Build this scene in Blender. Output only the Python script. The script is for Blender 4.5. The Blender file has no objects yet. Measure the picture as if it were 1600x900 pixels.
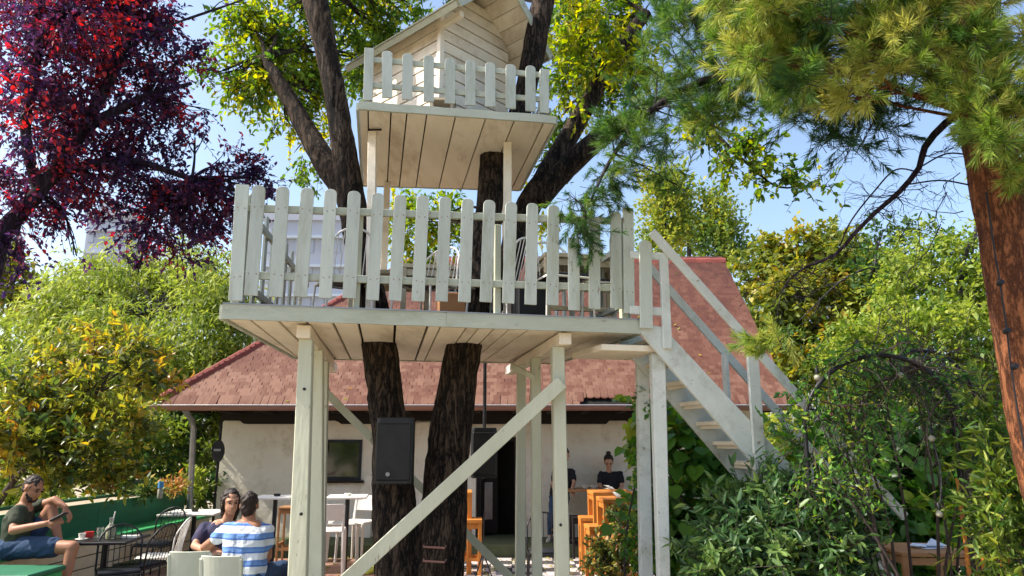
import bpy, bmesh, math, random
import numpy as np
from mathutils import Vector, Matrix, noise
R = math.radians
random.seed(7)
S = bpy.context.scene
C = S.collection

# ---------------------------------------------------------------- camera
F = 1120.0                 # focal length in photograph pixels (1600 wide)
PITCH = R(12.1)
CZ = 1.72                  # eye height above the paving
cam_d = bpy.data.cameras.new('camera'); cam = bpy.data.objects.new('camera', cam_d)
C.objects.link(cam); S.camera = cam
cam.location = (0, 0, CZ); cam.rotation_euler = (R(90) + PITCH, 0, 0)
cam_d.sensor_width = 36; cam_d.lens = 36 * F / 1600; cam_d.clip_start = 0.05; cam_d.clip_end = 2000
S.render.resolution_x = 1024; S.render.resolution_y = 576

# ---------------------------------------------------------------- light
SUN_EL, SUN_AZ = 46, -97    # azimuth measured from +Y (away from camera), negative = left
world = bpy.data.worlds.new('World'); S.world = world; world.use_nodes = True
wn = world.node_tree.nodes; wl = world.node_tree.links
bg = wn['Background']; sky = wn.new('ShaderNodeTexSky'); sky.sky_type = 'NISHITA'
sky.sun_disc = False; sky.sun_elevation = R(SUN_EL); sky.sun_rotation = R(SUN_AZ)
sky.air_density = 1.0; sky.dust_density = 3.0; sky.ozone_density = 1.2; sky.altitude = 100
wl.new(sky.outputs[0], bg.inputs[0]); bg.inputs[1].default_value = 0.15
sd = bpy.data.lights.new('sun', 'SUN'); sd.energy = 3.7; sd.angle = R(0.5); sd.color = (1, 0.93, 0.82)
sun = bpy.data.objects.new('sun', sd); C.objects.link(sun)
sv = Vector((math.sin(R(SUN_AZ)) * math.cos(R(SUN_EL)), math.cos(R(SUN_AZ)) * math.cos(R(SUN_EL)), math.sin(R(SUN_EL))))
sun.rotation_euler = sv.to_track_quat('Z', 'Y').to_euler()
S.view_settings.view_transform = 'Standard'; S.view_settings.look = 'None'
S.view_settings.gamma = 1; S.view_settings.exposure = 1.1
S.view_settings.use_curve_mapping = False
S.cycles.max_bounces = 8; S.cycles.transparent_max_bounces = 6
S.cycles.diffuse_bounces = 4; S.cycles.glossy_bounces = 2; S.cycles.transmission_bounces = 4

# ---------------------------------------------------------------- measuring helpers (photograph -> place)
cP, sP = math.cos(PITCH), math.sin(PITCH)
def ray(px, py):
    dx = (px - 800) / F; dy = (450 - py) / F
    return Vector((dx, cP - dy * sP, sP + dy * cP))
def at(px, py, Y):
    d = ray(px, py); return Vector((0, 0, CZ)) + d * (Y / d.y)
def onz(px, py, z):
    d = ray(px, py); return Vector((0, 0, CZ)) + d * ((z - CZ) / d.z)
def proj(p):
    q = Vector(p) - Vector((0, 0, CZ))
    dep = q.y * cP + q.z * sP; up = -q.y * sP + q.z * cP
    return 800 + F * q.x / dep, 450 - F * up / dep
def dep(p):
    return p[1] * cP + (p[2] - CZ) * sP
def on_line(px, A, B, z):
    lo, hi = -0.3, 1.3
    for _ in range(30):
        m = (lo + hi) / 2; q = A.lerp(B, m)
        if proj((q.x, q.y, z))[0] < px: lo = m
        else: hi = m
    q = A.lerp(B, (lo + hi) / 2); return Vector((q.x, q.y, z))

# ---------------------------------------------------------------- object helpers
WM = {}
def world_of(o):
    return WM.get(o.name, Matrix.Identity(4))
def tag(o, label=None, cat=None, group=None, kind=None):
    if label: o['label'] = label
    if cat: o['category'] = cat
    if group: o['group'] = group
    if kind: o['kind'] = kind
    return o
def thing(name, loc, label, cat, group=None, rz=0):
    o = bpy.data.objects.new(name, None); C.objects.link(o); o.empty_display_size = 0.2
    o.location = loc; o.rotation_euler = (0, 0, rz)
    WM[o.name] = Matrix.Translation(Vector(loc)) @ Matrix.Rotation(rz, 4, 'Z')
    return tag(o, label, cat, group)
def inst(name, me, M, parent=None):
    o = bpy.data.objects.new(name, me); C.objects.link(o); WM[o.name] = M.copy()
    if parent:
        o.parent = parent; o.matrix_basis = world_of(parent).inverted() @ M
    else: o.matrix_basis = M
    return o
def copy_tree(o, parent=None):
    c = o.copy(); C.objects.link(c)
    if parent: c.parent = parent
    for ch in list(o.children): copy_tree(ch, c)
    return c
def put(proto, loc, rz, label, first=[None]):
    """first use moves the prototype itself, later uses copy it"""
    if proto.get('used'):
        c = copy_tree(proto)
    else:
        c = proto; proto['used'] = 1
    if 'used' in c.keys() and c is not proto: del c['used']
    c.location = loc; c.rotation_euler = (0, 0, rz); c['label'] = label
    WM[c.name] = Matrix.Translation(Vector(loc)) @ Matrix.Rotation(rz, 4, 'Z')
    return c

class G:
    """collects geometry in world coordinates, then becomes ONE mesh object"""
    def __init__(s): s.v = []; s.f = []
    def add(s, vs, fs):
        n = len(s.v); s.v += [tuple(v) for v in vs]; s.f += [tuple(i + n for i in f) for f in fs]; return s
    def hexa(s, q):     # 8 corners: bottom 4 (ccw), top 4
        return s.add(q, [(3, 2, 1, 0), (4, 5, 6, 7), (0, 1, 5, 4), (1, 2, 6, 5), (2, 3, 7, 6), (3, 0, 4, 7)])
    def box(s, c, d, rz=0, rx=0, ry=0):
        M = Matrix.Translation(Vector(c)) @ Matrix.Rotation(rz, 4, 'Z') @ Matrix.Rotation(rx, 4, 'X') @ Matrix.Rotation(ry, 4, 'Y')
        x, y, z = d[0] / 2, d[1] / 2, d[2] / 2
        q = [M @ Vector(p) for p in [(-x, -y, -z), (x, -y, -z), (x, y, -z), (-x, y, -z), (-x, -y, z), (x, -y, z), (x, y, z), (-x, y, z)]]
        return s.hexa(q)
    def beam(s, a, b, w, h, up=(0, 0, 1), w2=None, h2=None):
        a = Vector(a); b = Vector(b); d = (b - a).normalized(); up = Vector(up)
        sd_ = d.cross(up)
        if sd_.length < 1e-4: sd_ = d.cross(Vector((0, 1, 0)))
        sd_.normalize(); u = sd_.cross(d).normalized()
        w2 = w2 or w; h2 = h2 or h
        q = []
        for p, ww, hh in ((a, w, h), (b, w2, h2)):
            q += [p - sd_ * ww / 2 - u * hh / 2, p + sd_ * ww / 2 - u * hh / 2, p + sd_ * ww / 2 + u * hh / 2, p - sd_ * ww / 2 + u * hh / 2]
        return s.hexa(q)
    def tube(s, pts, r, n=8, cap=True):
        pts = [Vector(p) for p in pts]
        if not hasattr(r, '__len__'): r = [r] * len(pts)
        rings = []; t0 = (pts[1] - pts[0]).normalized()
        u = t0.orthogonal().normalized()
        for i, p in enumerate(pts):
            t = (pts[min(i + 1, len(pts) - 1)] - pts[max(i - 1, 0)])
            t = t.normalized() if t.length > 1e-9 else t0
            u = (u - t * u.dot(t))
            u = u.normalized() if u.length > 1e-6 else t.orthogonal().normalized()
            w = t.cross(u)
            rings.append([p + (u * math.cos(2 * math.pi * k / n) + w * math.sin(2 * math.pi * k / n)) * r[i] for k in range(n)])
        b = len(s.v); s.v += [tuple(v) for ring in rings for v in ring]
        for i in range(len(pts) - 1):
            for k in range(n):
                a0 = b + i * n + k; a1 = b + i * n + (k + 1) % n
                s.f.append((a0, a1, a1 + n, a0 + n))
        if cap:
            s.f.append(tuple(b + k for k in range(n))[::-1])
            s.f.append(tuple(b + (len(pts) - 1) * n + k for k in range(n)))
        return s
    def lathe(s, c, prof, n=20, M=None):
        b = len(s.v); c = Vector(c)
        for r_, z in prof:
            for k in range(n):
                p = Vector((r_ * math.cos(2 * math.pi * k / n), r_ * math.sin(2 * math.pi * k / n), z))
                if M: p = M @ p
                s.v.append(tuple(c + p))
        for i in range(len(prof) - 1):
            for k in range(n):
                a0 = b + i * n + k; a1 = b + i * n + (k + 1) % n
                s.f.append((a0, a1, a1 + n, a0 + n))
        s.f.append(tuple(b + k for k in range(n))[::-1])
        s.f.append(tuple(b + (len(prof) - 1) * n + k for k in range(n)))
        return s
    def ball(s, c, r, n=12, m=8):
        r = r if hasattr(r, '__len__') else (r, r, r); c = Vector(c)
        vs = []; fs = []
        for j in range(m + 1):
            th = math.pi * (0.02 + 0.96 * j / m)
            for k in range(n):
                a = 2 * math.pi * k / n
                vs.append(c + Vector((r[0] * math.sin(th) * math.cos(a), r[1] * math.sin(th) * math.sin(a), -r[2] * math.cos(th))))
        for j in range(m):
            for k in range(n):
                a0 = j * n + k; a1 = j * n + (k + 1) % n
                fs.append((a0, a1, a1 + n, a0 + n))
        fs.append(tuple(range(n))[::-1]); fs.append(tuple(m * n + k for k in range(n)))
        return s.add(vs, fs)
    def prism(s, outline, M, th):
        """outline in local xz, extruded along local y from 0 to th"""
        n = len(outline)
        vs = [M @ Vector((x, 0, z)) for x, z in outline] + [M @ Vector((x, th, z)) for x, z in outline]
        fs = [tuple(range(n)), tuple(range(2 * n - 1, n - 1, -1))]
        for k in range(n): fs.append((k, k + n, (k + 1) % n + n, (k + 1) % n))
        return s.add(vs, fs)
    def mesh(s, name, mat, smooth=False, bevel=0, Minv=None):
        me = bpy.data.meshes.new(name)
        me.from_pydata(s.v if Minv is None else [tuple(Minv @ Vector(v)) for v in s.v], [], s.f)
        bm = bmesh.new(); bm.from_mesh(me)
        bmesh.ops.recalc_face_normals(bm, faces=bm.faces)
        if bevel:
            bmesh.ops.bevel(bm, geom=list(bm.edges), offset=bevel, segments=1, affect='EDGES', profile=0.5)
        bm.to_mesh(me); bm.free()
        if smooth:
            me.polygons.foreach_set('use_smooth', [True] * len(me.polygons))
            if hasattr(me, 'set_sharp_from_angle'): me.set_sharp_from_angle(angle=R(50))
        me.materials.append(mat); return me
    def obj(s, name, mat, parent=None, smooth=False, bevel=0, label=None):
        M = world_of(parent) if parent else Matrix.Identity(4)
        me = s.mesh(name, mat, smooth, bevel, M.inverted())
        o = inst(name, me, M, parent)
        if label: o['label'] = label
        return o
    def top(s, name, mat, label, cat, group=None, smooth=False, bevel=0, kind=None, loc=None):
        M = Matrix.Translation(Vector(loc)) if loc is not None else Matrix.Identity(4)
        o = inst(name, s.mesh(name, mat, smooth, bevel, M.inverted()), M)
        return tag(o, label, cat, group, kind)

# ---------------------------------------------------------------- materials
def newmat(name):
    m = bpy.data.materials.new(name); m.use_nodes = True
    return m, m.node_tree.nodes, m.node_tree.links, m.node_tree.nodes['Principled BSDF']
def ramp(n, cols):
    r = n.new('ShaderNodeValToRGB'); e = r.color_ramp.elements
    while len(e) < len(cols): e.new(0.5)
    for i, c in enumerate(cols):
        pos, col = c if isinstance(c[0], (int, float)) and len(c) == 2 else (i / (len(cols) - 1), c)
        e[i].position = pos; e[i].color = (*col, 1)
    return r
def mat(name, c1, c2=None, chips=None, rough=0.7, scale=6, stretch=(1, 1, 1), bump=0.15, bscale=None, metal=0, dirt=None, dscale=2.5, spec=0.3, rnd=0.0):
    m, n, l, b = newmat(name)
    tc = n.new('ShaderNodeTexCoord'); mp = n.new('ShaderNodeMapping'); mp.inputs['Scale'].default_value = stretch
    l.new(tc.outputs['Object'], mp.inputs[0])
    oi = n.new('ShaderNodeObjectInfo')
    off = n.new('ShaderNodeVectorMath'); off.operation = 'SCALE'; off.inputs['Scale'].default_value = 37.0
    comb = n.new('ShaderNodeCombineXYZ')
    for k in range(3): l.new(oi.outputs['Random'], comb.inputs[k])
    l.new(comb.outputs[0], off.inputs[0]); l.new(off.outputs[0], mp.inputs['Location'])
    tn = n.new('ShaderNodeTexNoise'); tn.inputs['Scale'].default_value = scale; tn.inputs['Detail'].default_value = 6
    tn.inputs['Roughness'].default_value = 0.65
    l.new(mp.outputs[0], tn.inputs['Vector'])
    rp = ramp(n, [(0.32, c1), (0.7, c2 or tuple(x * 0.8 for x in c1))]); l.new(tn.outputs['Fac'], rp.inputs[0])
    col = rp.outputs[0]
    if dirt:
        t2 = n.new('ShaderNodeTexNoise'); t2.inputs['Scale'].default_value = dscale; t2.inputs['Detail'].default_value = 8; t2.inputs['Roughness'].default_value = 0.75
        l.new(mp.outputs[0], t2.inputs['Vector'])
        r2 = ramp(n, [(0.5, (0, 0, 0)), (0.72, (1, 1, 1))]); l.new(t2.outputs['Fac'], r2.inputs[0])
        mx = n.new('ShaderNodeMixRGB'); l.new(r2.outputs[0], mx.inputs[0]); l.new(col, mx.inputs[1]); mx.inputs[2].default_value = (*dirt, 1)
        col = mx.outputs[0]
    if chips:
        t4 = n.new('ShaderNodeTexNoise'); t4.inputs['Scale'].default_value = 17; t4.inputs['Detail'].default_value = 7; t4.inputs['Roughness'].default_value = 0.72
        l.new(mp.outputs[0], t4.inputs['Vector']); r4 = ramp(n, [(0.635, (0, 0, 0)), (0.665, (1, 1, 1))]); l.new(t4.outputs['Fac'], r4.inputs[0])
        mx = n.new('ShaderNodeMixRGB'); l.new(r4.outputs[0], mx.inputs[0]); l.new(col, mx.inputs[1]); mx.inputs[2].default_value = (*chips, 1); col = mx.outputs[0]
    if rnd:
        hv = n.new('ShaderNodeHueSaturation'); mr = n.new('ShaderNodeMapRange'); mr.inputs[3].default_value = 1 - rnd; mr.inputs[4].default_value = 1 + rnd
        l.new(oi.outputs['Random'], mr.inputs[0]); l.new(mr.outputs[0], hv.inputs['Value']); l.new(col, hv.inputs['Color']); col = hv.outputs[0]
    l.new(col, b.inputs['Base Color'])
    b.inputs['Roughness'].default_value = rough; b.inputs['Metallic'].default_value = metal
    b.inputs['Specular IOR Level'].default_value = spec
    if bump:
        t3 = n.new('ShaderNodeTexNoise'); t3.inputs['Scale'].default_value = bscale or scale * 3; t3.inputs['Detail'].default_value = 5
        l.new(mp.outputs[0], t3.inputs['Vector'])
        bp = n.new('ShaderNodeBump'); bp.inputs['Strength'].default_value = bump; bp.inputs['Distance'].default_value = 0.02
        l.new(t3.outputs['Fac'], bp.inputs['Height']); l.new(bp.outputs[0], b.inputs['Normal'])
    return m
def leafmat(name, cols, trans=0.45, rough=0.5, tcol=1.35, spec=0.35):
    m, n, l, b = newmat(name)
    a = n.new('ShaderNodeAttribute'); a.attribute_name = 'tint'
    rp = ramp(n, cols); l.new(a.outputs['Fac'], rp.inputs[0])
    l.new(rp.outputs[0], b.inputs['Base Color']); b.inputs['Roughness'].default_value = rough
    b.inputs['Specular IOR Level'].default_value = spec
    tr = n.new('ShaderNodeBsdfTranslucent')
    hs = n.new('ShaderNodeHueSaturation'); hs.inputs['Saturation'].default_value = 1.1; hs.inputs['Value'].default_value = tcol
    l.new(rp.outputs[0], hs.inputs['Color']); l.new(hs.outputs[0], tr.inputs[0])
    mx = n.new('ShaderNodeMixShader'); mx.inputs[0].default_value = trans
    l.new(b.outputs[0], mx.inputs[1]); l.new(tr.outputs[0], mx.inputs[2])
    l.new(mx.outputs[0], n['Material Output'].inputs[0])
    return m
def barkmat(name, dark, light, scale=9, bump=0.9, hv=0.16):
    m, n, l, b = newmat(name)
    tc = n.new('ShaderNodeTexCoord'); mp = n.new('ShaderNodeMapping'); mp.inputs['Scale'].default_value = (1, 1, hv)
    l.new(tc.outputs['Object'], mp.inputs[0])
    vo = n.new('ShaderNodeTexVoronoi'); vo.feature = 'DISTANCE_TO_EDGE'; vo.inputs['Scale'].default_value = scale * 1.8
    nz = n.new('ShaderNodeTexNoise'); nz.inputs['Scale'].default_value = scale; nz.inputs['Detail'].default_value = 9; nz.inputs['Roughness'].default_value = 0.7
    l.new(mp.outputs[0], nz.inputs['Vector'])
    ad = n.new('ShaderNodeVectorMath'); ad.operation = 'ADD'
    sc = n.new('ShaderNodeVectorMath'); sc.operation = 'SCALE'; sc.inputs['Scale'].default_value = 0.35
    l.new(nz.outputs['Color'], sc.inputs[0]); l.new(mp.outputs[0], ad.inputs[0]); l.new(sc.outputs[0], ad.inputs[1]); l.new(ad.outputs[0], vo.inputs['Vector'])
    mu = n.new('ShaderNodeMath'); mu.operation = 'MULTIPLY_ADD'; mu.inputs[1].default_value = 1.6; 
    l.new(vo.outputs['Distance'], mu.inputs[0]); 
    nm = n.new('ShaderNodeMath'); nm.operation = 'MULTIPLY'; nm.inputs[1].default_value = 0.9
    l.new(nz.outputs['Fac'], nm.inputs[0]); l.new(nm.outputs[0], mu.inputs[2])
    rp = ramp(n, [(0.48, dark), (0.66, tuple(x * .65 + y * .35 for x, y in zip(dark, light))), (0.98, light)]); l.new(mu.outputs[0], rp.inputs[0])
    l.new(rp.outputs[0], b.inputs['Base Color']); b.inputs['Roughness'].default_value = 0.9; b.inputs['Specular IOR Level'].default_value = 0.2
    bp = n.new('ShaderNodeBump'); bp.inputs['Strength'].default_value = bump; bp.inputs['Distance'].default_value = 0.03
    l.new(mu.outputs[0], bp.inputs['Height']); l.new(bp.outputs[0], b.inputs['Normal'])
    return m

M_ = {}
WHITE = (0.60, 0.64, 0.56)
M_['paint'] = mat('white_paint', (0.49, 0.53, 0.475), (0.40, 0.445, 0.40), chips=(0.25, 0.22, 0.16), rough=0.55, scale=5, stretch=(1, 1, 0.25), bump=0.25, bscale=30, dirt=(0.33, 0.34, 0.25), dscale=5.0, rnd=0.09)
M_['paint_h'] = mat('white_paint_long', (0.47, 0.50, 0.42), (0.38, 0.41, 0.33), chips=(0.25, 0.22, 0.16), rough=0.55, scale=5, stretch=(0.3, 1, 1), bump=0.3, bscale=26, dirt=(0.30, 0.31, 0.21), dscale=3.4, rnd=0.06)
M_['stairpaint'] = mat('stair_paint', (0.62, 0.66, 0.63), (0.52, 0.56, 0.53), chips=(0.25, 0.22, 0.16), rough=0.55, scale=5, bump=0.25, bscale=28, dirt=(0.36, 0.37, 0.3), dscale=4.0, rnd=0.05)
M_['cream'] = mat('bounce_tinted_paint', (0.85, 0.78, 0.65), (0.76, 0.68, 0.54), rough=0.6, scale=4, stretch=(1, 0.3, 1), bump=0.2, bscale=22, dirt=(0.5, 0.40, 0.28), dscale=2.2, rnd=0.06)  # white timber given a warm tint in place of light bounced off the ground
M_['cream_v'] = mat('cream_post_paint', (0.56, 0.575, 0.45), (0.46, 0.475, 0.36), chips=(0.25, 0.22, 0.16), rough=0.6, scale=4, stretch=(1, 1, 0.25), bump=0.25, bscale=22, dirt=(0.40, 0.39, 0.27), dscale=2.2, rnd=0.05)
M_['bark'] = barkmat('walnut_bark', (0.006, 0.005, 0.005), (0.13, 0.092, 0.066), scale=8, hv=.2, bump=1.0)
M_['bark_grey'] = barkmat('grey_bark', (0.03, 0.027, 0.03), (0.13, 0.12, 0.13))
M_['bark_plum'] = barkmat('plum_bark', (0.02, 0.012, 0.02), (0.08, 0.06, 0.09))
M_['bark_pine'] = barkmat('pine_bark', (0.10, 0.038, 0.02), (0.44, 0.17, 0.075), scale=8, bump=0.9, hv=0.3)
M_['twig'] = mat('twig_wood', (0.06, 0.045, 0.04), bump=0, rough=0.9)
M_['black'] = mat('black_plastic', (0.012, 0.013, 0.015), (0.02, 0.021, 0.024), rough=0.45, bump=0.05)
M_['blackmetal'] = mat('black_metal', (0.015, 0.015, 0.017), (0.03, 0.03, 0.032), rough=0.4, bump=0.02, metal=0.3)
M_['steel'] = mat('grey_metal', (0.35, 0.36, 0.38), (0.25, 0.26, 0.28), rough=0.4, metal=0.7, bump=0.03)
M_['plaster'] = mat('old_plaster', (0.88, 0.82, 0.70), (0.80, 0.73, 0.60), rough=0.9, scale=2.2, bump=0.5, bscale=9, dirt=(0.62, 0.52, 0.38), dscale=2.6)
M_['tile'] = None
M_['darkwood'] = mat('dark_beam_wood', (0.018, 0.014, 0.013), (0.03, 0.022, 0.02), rough=0.8, stretch=(0.3, 1, 1))
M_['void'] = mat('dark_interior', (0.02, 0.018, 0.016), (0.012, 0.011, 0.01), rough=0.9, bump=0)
M_['green'] = mat('green_paint', (0.03, 0.17, 0.085), (0.022, 0.13, 0.065), rough=0.6, stretch=(1, 0.3, 1), dirt=(0.03, 0.07, 0.04), dscale=2, bump=0.2)
M_['brightgreen'] = mat('bright_green_paint', (0.05, 0.38, 0.12), (0.04, 0.30, 0.1), rough=0.5)
M_['creamwall'] = mat('cream_boards', (0.66, 0.56, 0.38), (0.56, 0.47, 0.31), rough=0.75, dirt=(0.42, 0.34, 0.22), dscale=2, rnd=0.08)
M_['whiteplastic'] = mat('pale_plastic', (0.62, 0.64, 0.52), (0.56, 0.58, 0.46), rough=0.45, bump=0.03)
M_['whitewood'] = mat('white_furniture', (0.78, 0.75, 0.68), (0.7, 0.67, 0.6), rough=0.5, bump=0.05)
M_['wood'] = mat('warm_table_wood', (0.42, 0.22, 0.10), (0.30, 0.14, 0.06), rough=0.55, scale=5, stretch=(0.3, 1, 1), bump=0.2)
M_['orange'] = mat('orange_stained_wood', (0.60, 0.23, 0.045), (0.48, 0.165, 0.03), rough=0.5, scale=5, stretch=(1, 1, 0.3), bump=0.15)
M_['decking'] = mat('reddish_decking', (0.34, 0.19, 0.13), (0.2, 0.11, 0.08), rough=0.8, scale=4, stretch=(0.3, 1, 1), dirt=(0.52, 0.38, 0.28), dscale=4, rnd=0.25)
M_['tile_white'] = mat('pale_floor_tile', (0.62, 0.56, 0.55), (0.5, 0.45, 0.44), rough=0.5, rnd=0.06)
M_['tile_dark'] = mat('dark_floor_tile', (0.09, 0.085, 0.09), (0.06, 0.055, 0.06), rough=0.5, rnd=0.1)
M_['ground'] = mat('bare_ground', (0.44, 0.36, 0.26), (0.33, 0.26, 0.18), rough=0.95, scale=3, dirt=(0.18, 0.17, 0.08), dscale=1.2, bump=0.6)
M_['stepgreen'] = mat('green_step_concrete', (0.10, 0.12, 0.06), (0.07, 0.085, 0.045), rough=0.9)
M_['skin'] = mat('skin', (0.50, 0.27, 0.17), (0.44, 0.23, 0.145), rough=0.5, bump=0.05, scale=12)
M_['skin_tan'] = mat('tanned_skin', (0.38, 0.18, 0.105), (0.32, 0.15, 0.085), rough=0.5, bump=0.05, scale=12)
M_['hair'] = mat('dark_hair', (0.016, 0.011, 0.009), (0.035, 0.022, 0.017), rough=0.55, scale=40, stretch=(1, 1, 0.2), bump=0.4, bscale=90)
M_['tee_green'] = mat('dark_green_cotton', (0.045, 0.055, 0.035), (0.03, 0.038, 0.024), rough=0.9, scale=8, bump=0.5, bscale=14)
M_['denim'] = mat('blue_denim', (0.035, 0.07, 0.14), (0.022, 0.045, 0.095), rough=0.9, scale=10, bump=0.4, bscale=20)
M_['navy'] = mat('navy_cotton', (0.03, 0.035, 0.075), (0.06, 0.045, 0.085), rough=0.9, scale=9, bump=0.4, bscale=14)
M_['blackcloth'] = mat('black_cotton', (0.012, 0.012, 0.015), (0.02, 0.02, 0.025), rough=0.9, bump=0.3)
M_['shoe'] = mat('pale_shoe', (0.6, 0.58, 0.55), rough=0.6)
M_['cloth_blue'] = mat('pale_blue_paper', (0.5, 0.6, 0.75), (0.65, 0.7, 0.78), rough=0.7)
M_['yellow'] = mat('yellow_green_paint', (0.6, 0.62, 0.08), (0.5, 0.52, 0.06), rough=0.6)
M_['red'] = mat('red_plastic', (0.6, 0.03, 0.03), rough=0.5)
M_['farwall'] = mat('far_hazed_render', (0.40, 0.43, 0.50), (0.35, 0.38, 0.45), rough=0.9, bump=0.05, scale=0.3)  # bluish distance haze mixed into wall, window and band colours
M_['farwin'] = mat('far_hazed_glass', (0.30, 0.34, 0.41), (0.36, 0.40, 0.46), rough=0.2, bump=0, scale=0.4)
M_['farband'] = mat('far_hazed_band', (0.42, 0.48, 0.56), (0.38, 0.45, 0.53), rough=0.7, bump=0)
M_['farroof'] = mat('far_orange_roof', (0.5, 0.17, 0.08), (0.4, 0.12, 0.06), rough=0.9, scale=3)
def glassy():
    m, n, l, b = newmat('window_glass'); b.inputs['Base Color'].default_value = (0.02, 0.025, 0.02, 1)
    b.inputs['Roughness'].default_value = 0.06; b.inputs['Specular IOR Level'].default_value = 1.0; return m
M_['glass'] = glassy()
def bottle_glass():
    m, n, l, b = newmat('clear_glass'); b.inputs['Base Color'].default_value = (0.9, 0.92, 0.85, 1)
    b.inputs['Roughness'].default_value = 0.05; b.inputs['Transmission Weight'].default_value = 0.9; b.inputs['IOR'].default_value = 1.45; return m
M_['clear'] = bottle_glass()
def bulb_glass():
    m, n, l, b = newmat('frosted_bulb'); b.inputs['Base Color'].default_value = (0.30, 0.29, 0.23, 1); b.inputs['Roughness'].default_value = 0.25; return m
M_['bulb'] = bulb_glass()
def tilemat():
    m, n, l, b = newmat('clay_roof_tile')
    a = n.new('ShaderNodeAttribute'); a.attribute_name = 'tint'; oi = n.new('ShaderNodeObjectInfo')
    tc = n.new('ShaderNodeTexCoord')
    nz = n.new('ShaderNodeTexNoise'); nz.inputs['Scale'].default_value = 1.1; nz.inputs['Detail'].default_value = 7; nz.inputs['Roughness'].default_value = 0.7
    gp = n.new('ShaderNodeNewGeometry'); l.new(gp.outputs['Position'], nz.inputs['Vector'])
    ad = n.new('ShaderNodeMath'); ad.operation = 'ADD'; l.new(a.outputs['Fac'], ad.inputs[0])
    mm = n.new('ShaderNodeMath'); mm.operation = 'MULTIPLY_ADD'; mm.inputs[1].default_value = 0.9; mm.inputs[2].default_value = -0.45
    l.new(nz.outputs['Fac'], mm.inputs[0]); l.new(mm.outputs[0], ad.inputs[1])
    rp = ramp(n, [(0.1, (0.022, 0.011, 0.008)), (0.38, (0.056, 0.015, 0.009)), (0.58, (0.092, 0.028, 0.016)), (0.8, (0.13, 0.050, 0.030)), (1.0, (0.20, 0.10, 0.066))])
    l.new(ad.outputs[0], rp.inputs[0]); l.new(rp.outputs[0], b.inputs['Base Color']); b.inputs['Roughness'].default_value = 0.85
    n2 = n.new('ShaderNodeTexNoise'); n2.inputs['Scale'].default_value = 30; l.new(tc.outputs['Object'], n2.inputs['Vector'])
    bp = n.new('ShaderNodeBump'); bp.inputs['Strength'].default_value = 0.4; bp.inputs['Distance'].default_value = 0.01; l.new(n2.outputs['Fac'], bp.inputs['Height']); l.new(bp.outputs[0], b.inputs['Normal'])
    return m
M_['tile'] = tilemat()
M_['ridge'] = mat('pink_ridge_tile', (0.26, 0.07, 0.055), (0.20, 0.05, 0.04), rough=0.8, rnd=0.12)
M_['gutter'] = mat('brown_gutter_metal', (0.30, 0.16, 0.12), (0.22, 0.11, 0.09), rough=0.5, stretch=(0.2, 1, 1))
M_['gutterlip'] = mat('pale_gutter_lip', (0.45, 0.42, 0.42), (0.3, 0.28, 0.29), rough=0.4, metal=0.4)
# ================================================================ GROUND AND PAVING
def sheet(name, x0, x1, y0, y1, z, m, n=1):
    g = G(); vs = []; fs = []
    for j in range(n + 1):
        for i in range(n + 1):
            vs.append((x0 + (x1 - x0) * i / n, y0 + (y1 - y0) * j / n, z))
    for j in range(n):
        for i in range(n): a = j * (n + 1) + i; fs.append((a, a + 1, a + n + 2, a + n + 1))
    g.add(vs, fs); o = inst(name, g.mesh(name, m), Matrix.Identity(4)); o['kind'] = 'structure'; return o
sheet('ground', -400, 400, -60, 900, 0, M_['ground'], 4)
terr = sheet('terrace', -4.78, -1.25, 5.0, 11.37, 0.004, M_['void'])
brd = G().box((0, 0, 0), (3.5, 0.13, 0.03)).mesh('decking_board', M_['decking'], bevel=0.004)
y = 7.0; k = 0
while y < 11.25:
    inst('decking_board', brd, Matrix.Translation((-3.02 + random.uniform(-.01, .01), y, 0.02)), terr); y += 0.142
pat = sheet('patio_floor', -1.24, 2.9, 5.0, 11.37, 0.006, M_['void'])
tA = G().box((0, 0, 0), (0.292, 0.292, 0.02)).mesh('floor_tile', M_['tile_white'], bevel=0.003)
tB = G().box((0, 0, 0), (0.292, 0.292, 0.02)).mesh('floor_tile', M_['tile_dark'], bevel=0.003)
for j in range(10):
    for i in range(13):
        inst('floor_tile', tA if (i + j) % 2 else tB, Matrix.Translation((-1.05 + 0.3 * i, 11.2 - 0.3 * j, 0.014)), pat)
g = G().box((0.0, 12.0, 0.1), (9.8, 1.25, 0.2)); o = inst('raised_step', g.mesh('raised_step', M_['stepgreen'], bevel=0.01), Matrix.Identity(4)); o['kind'] = 'structure'

# ================================================================ THE COTTAGE
WY = 12.3                                        # front wall plane
EZ = at(800, 634, 11.2).z; EY = 11.2             # eave
RZ = at(900, 411, 14.3).z; RY = 14.3             # ridge
XL = at(243, 636, EY).x; XR = 4.35
RXL = at(640, 411, RY).x
BK = 2 * RY - EY                                 # back eave
cot = thing('cottage', (0, WY, 0), 'long low plastered cottage with hipped red clay tile roof behind the treehouse', 'cottage')
WXL = at(345, 700, WY).x; WXR = 4.1; WZ = EZ + 0.05
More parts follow.
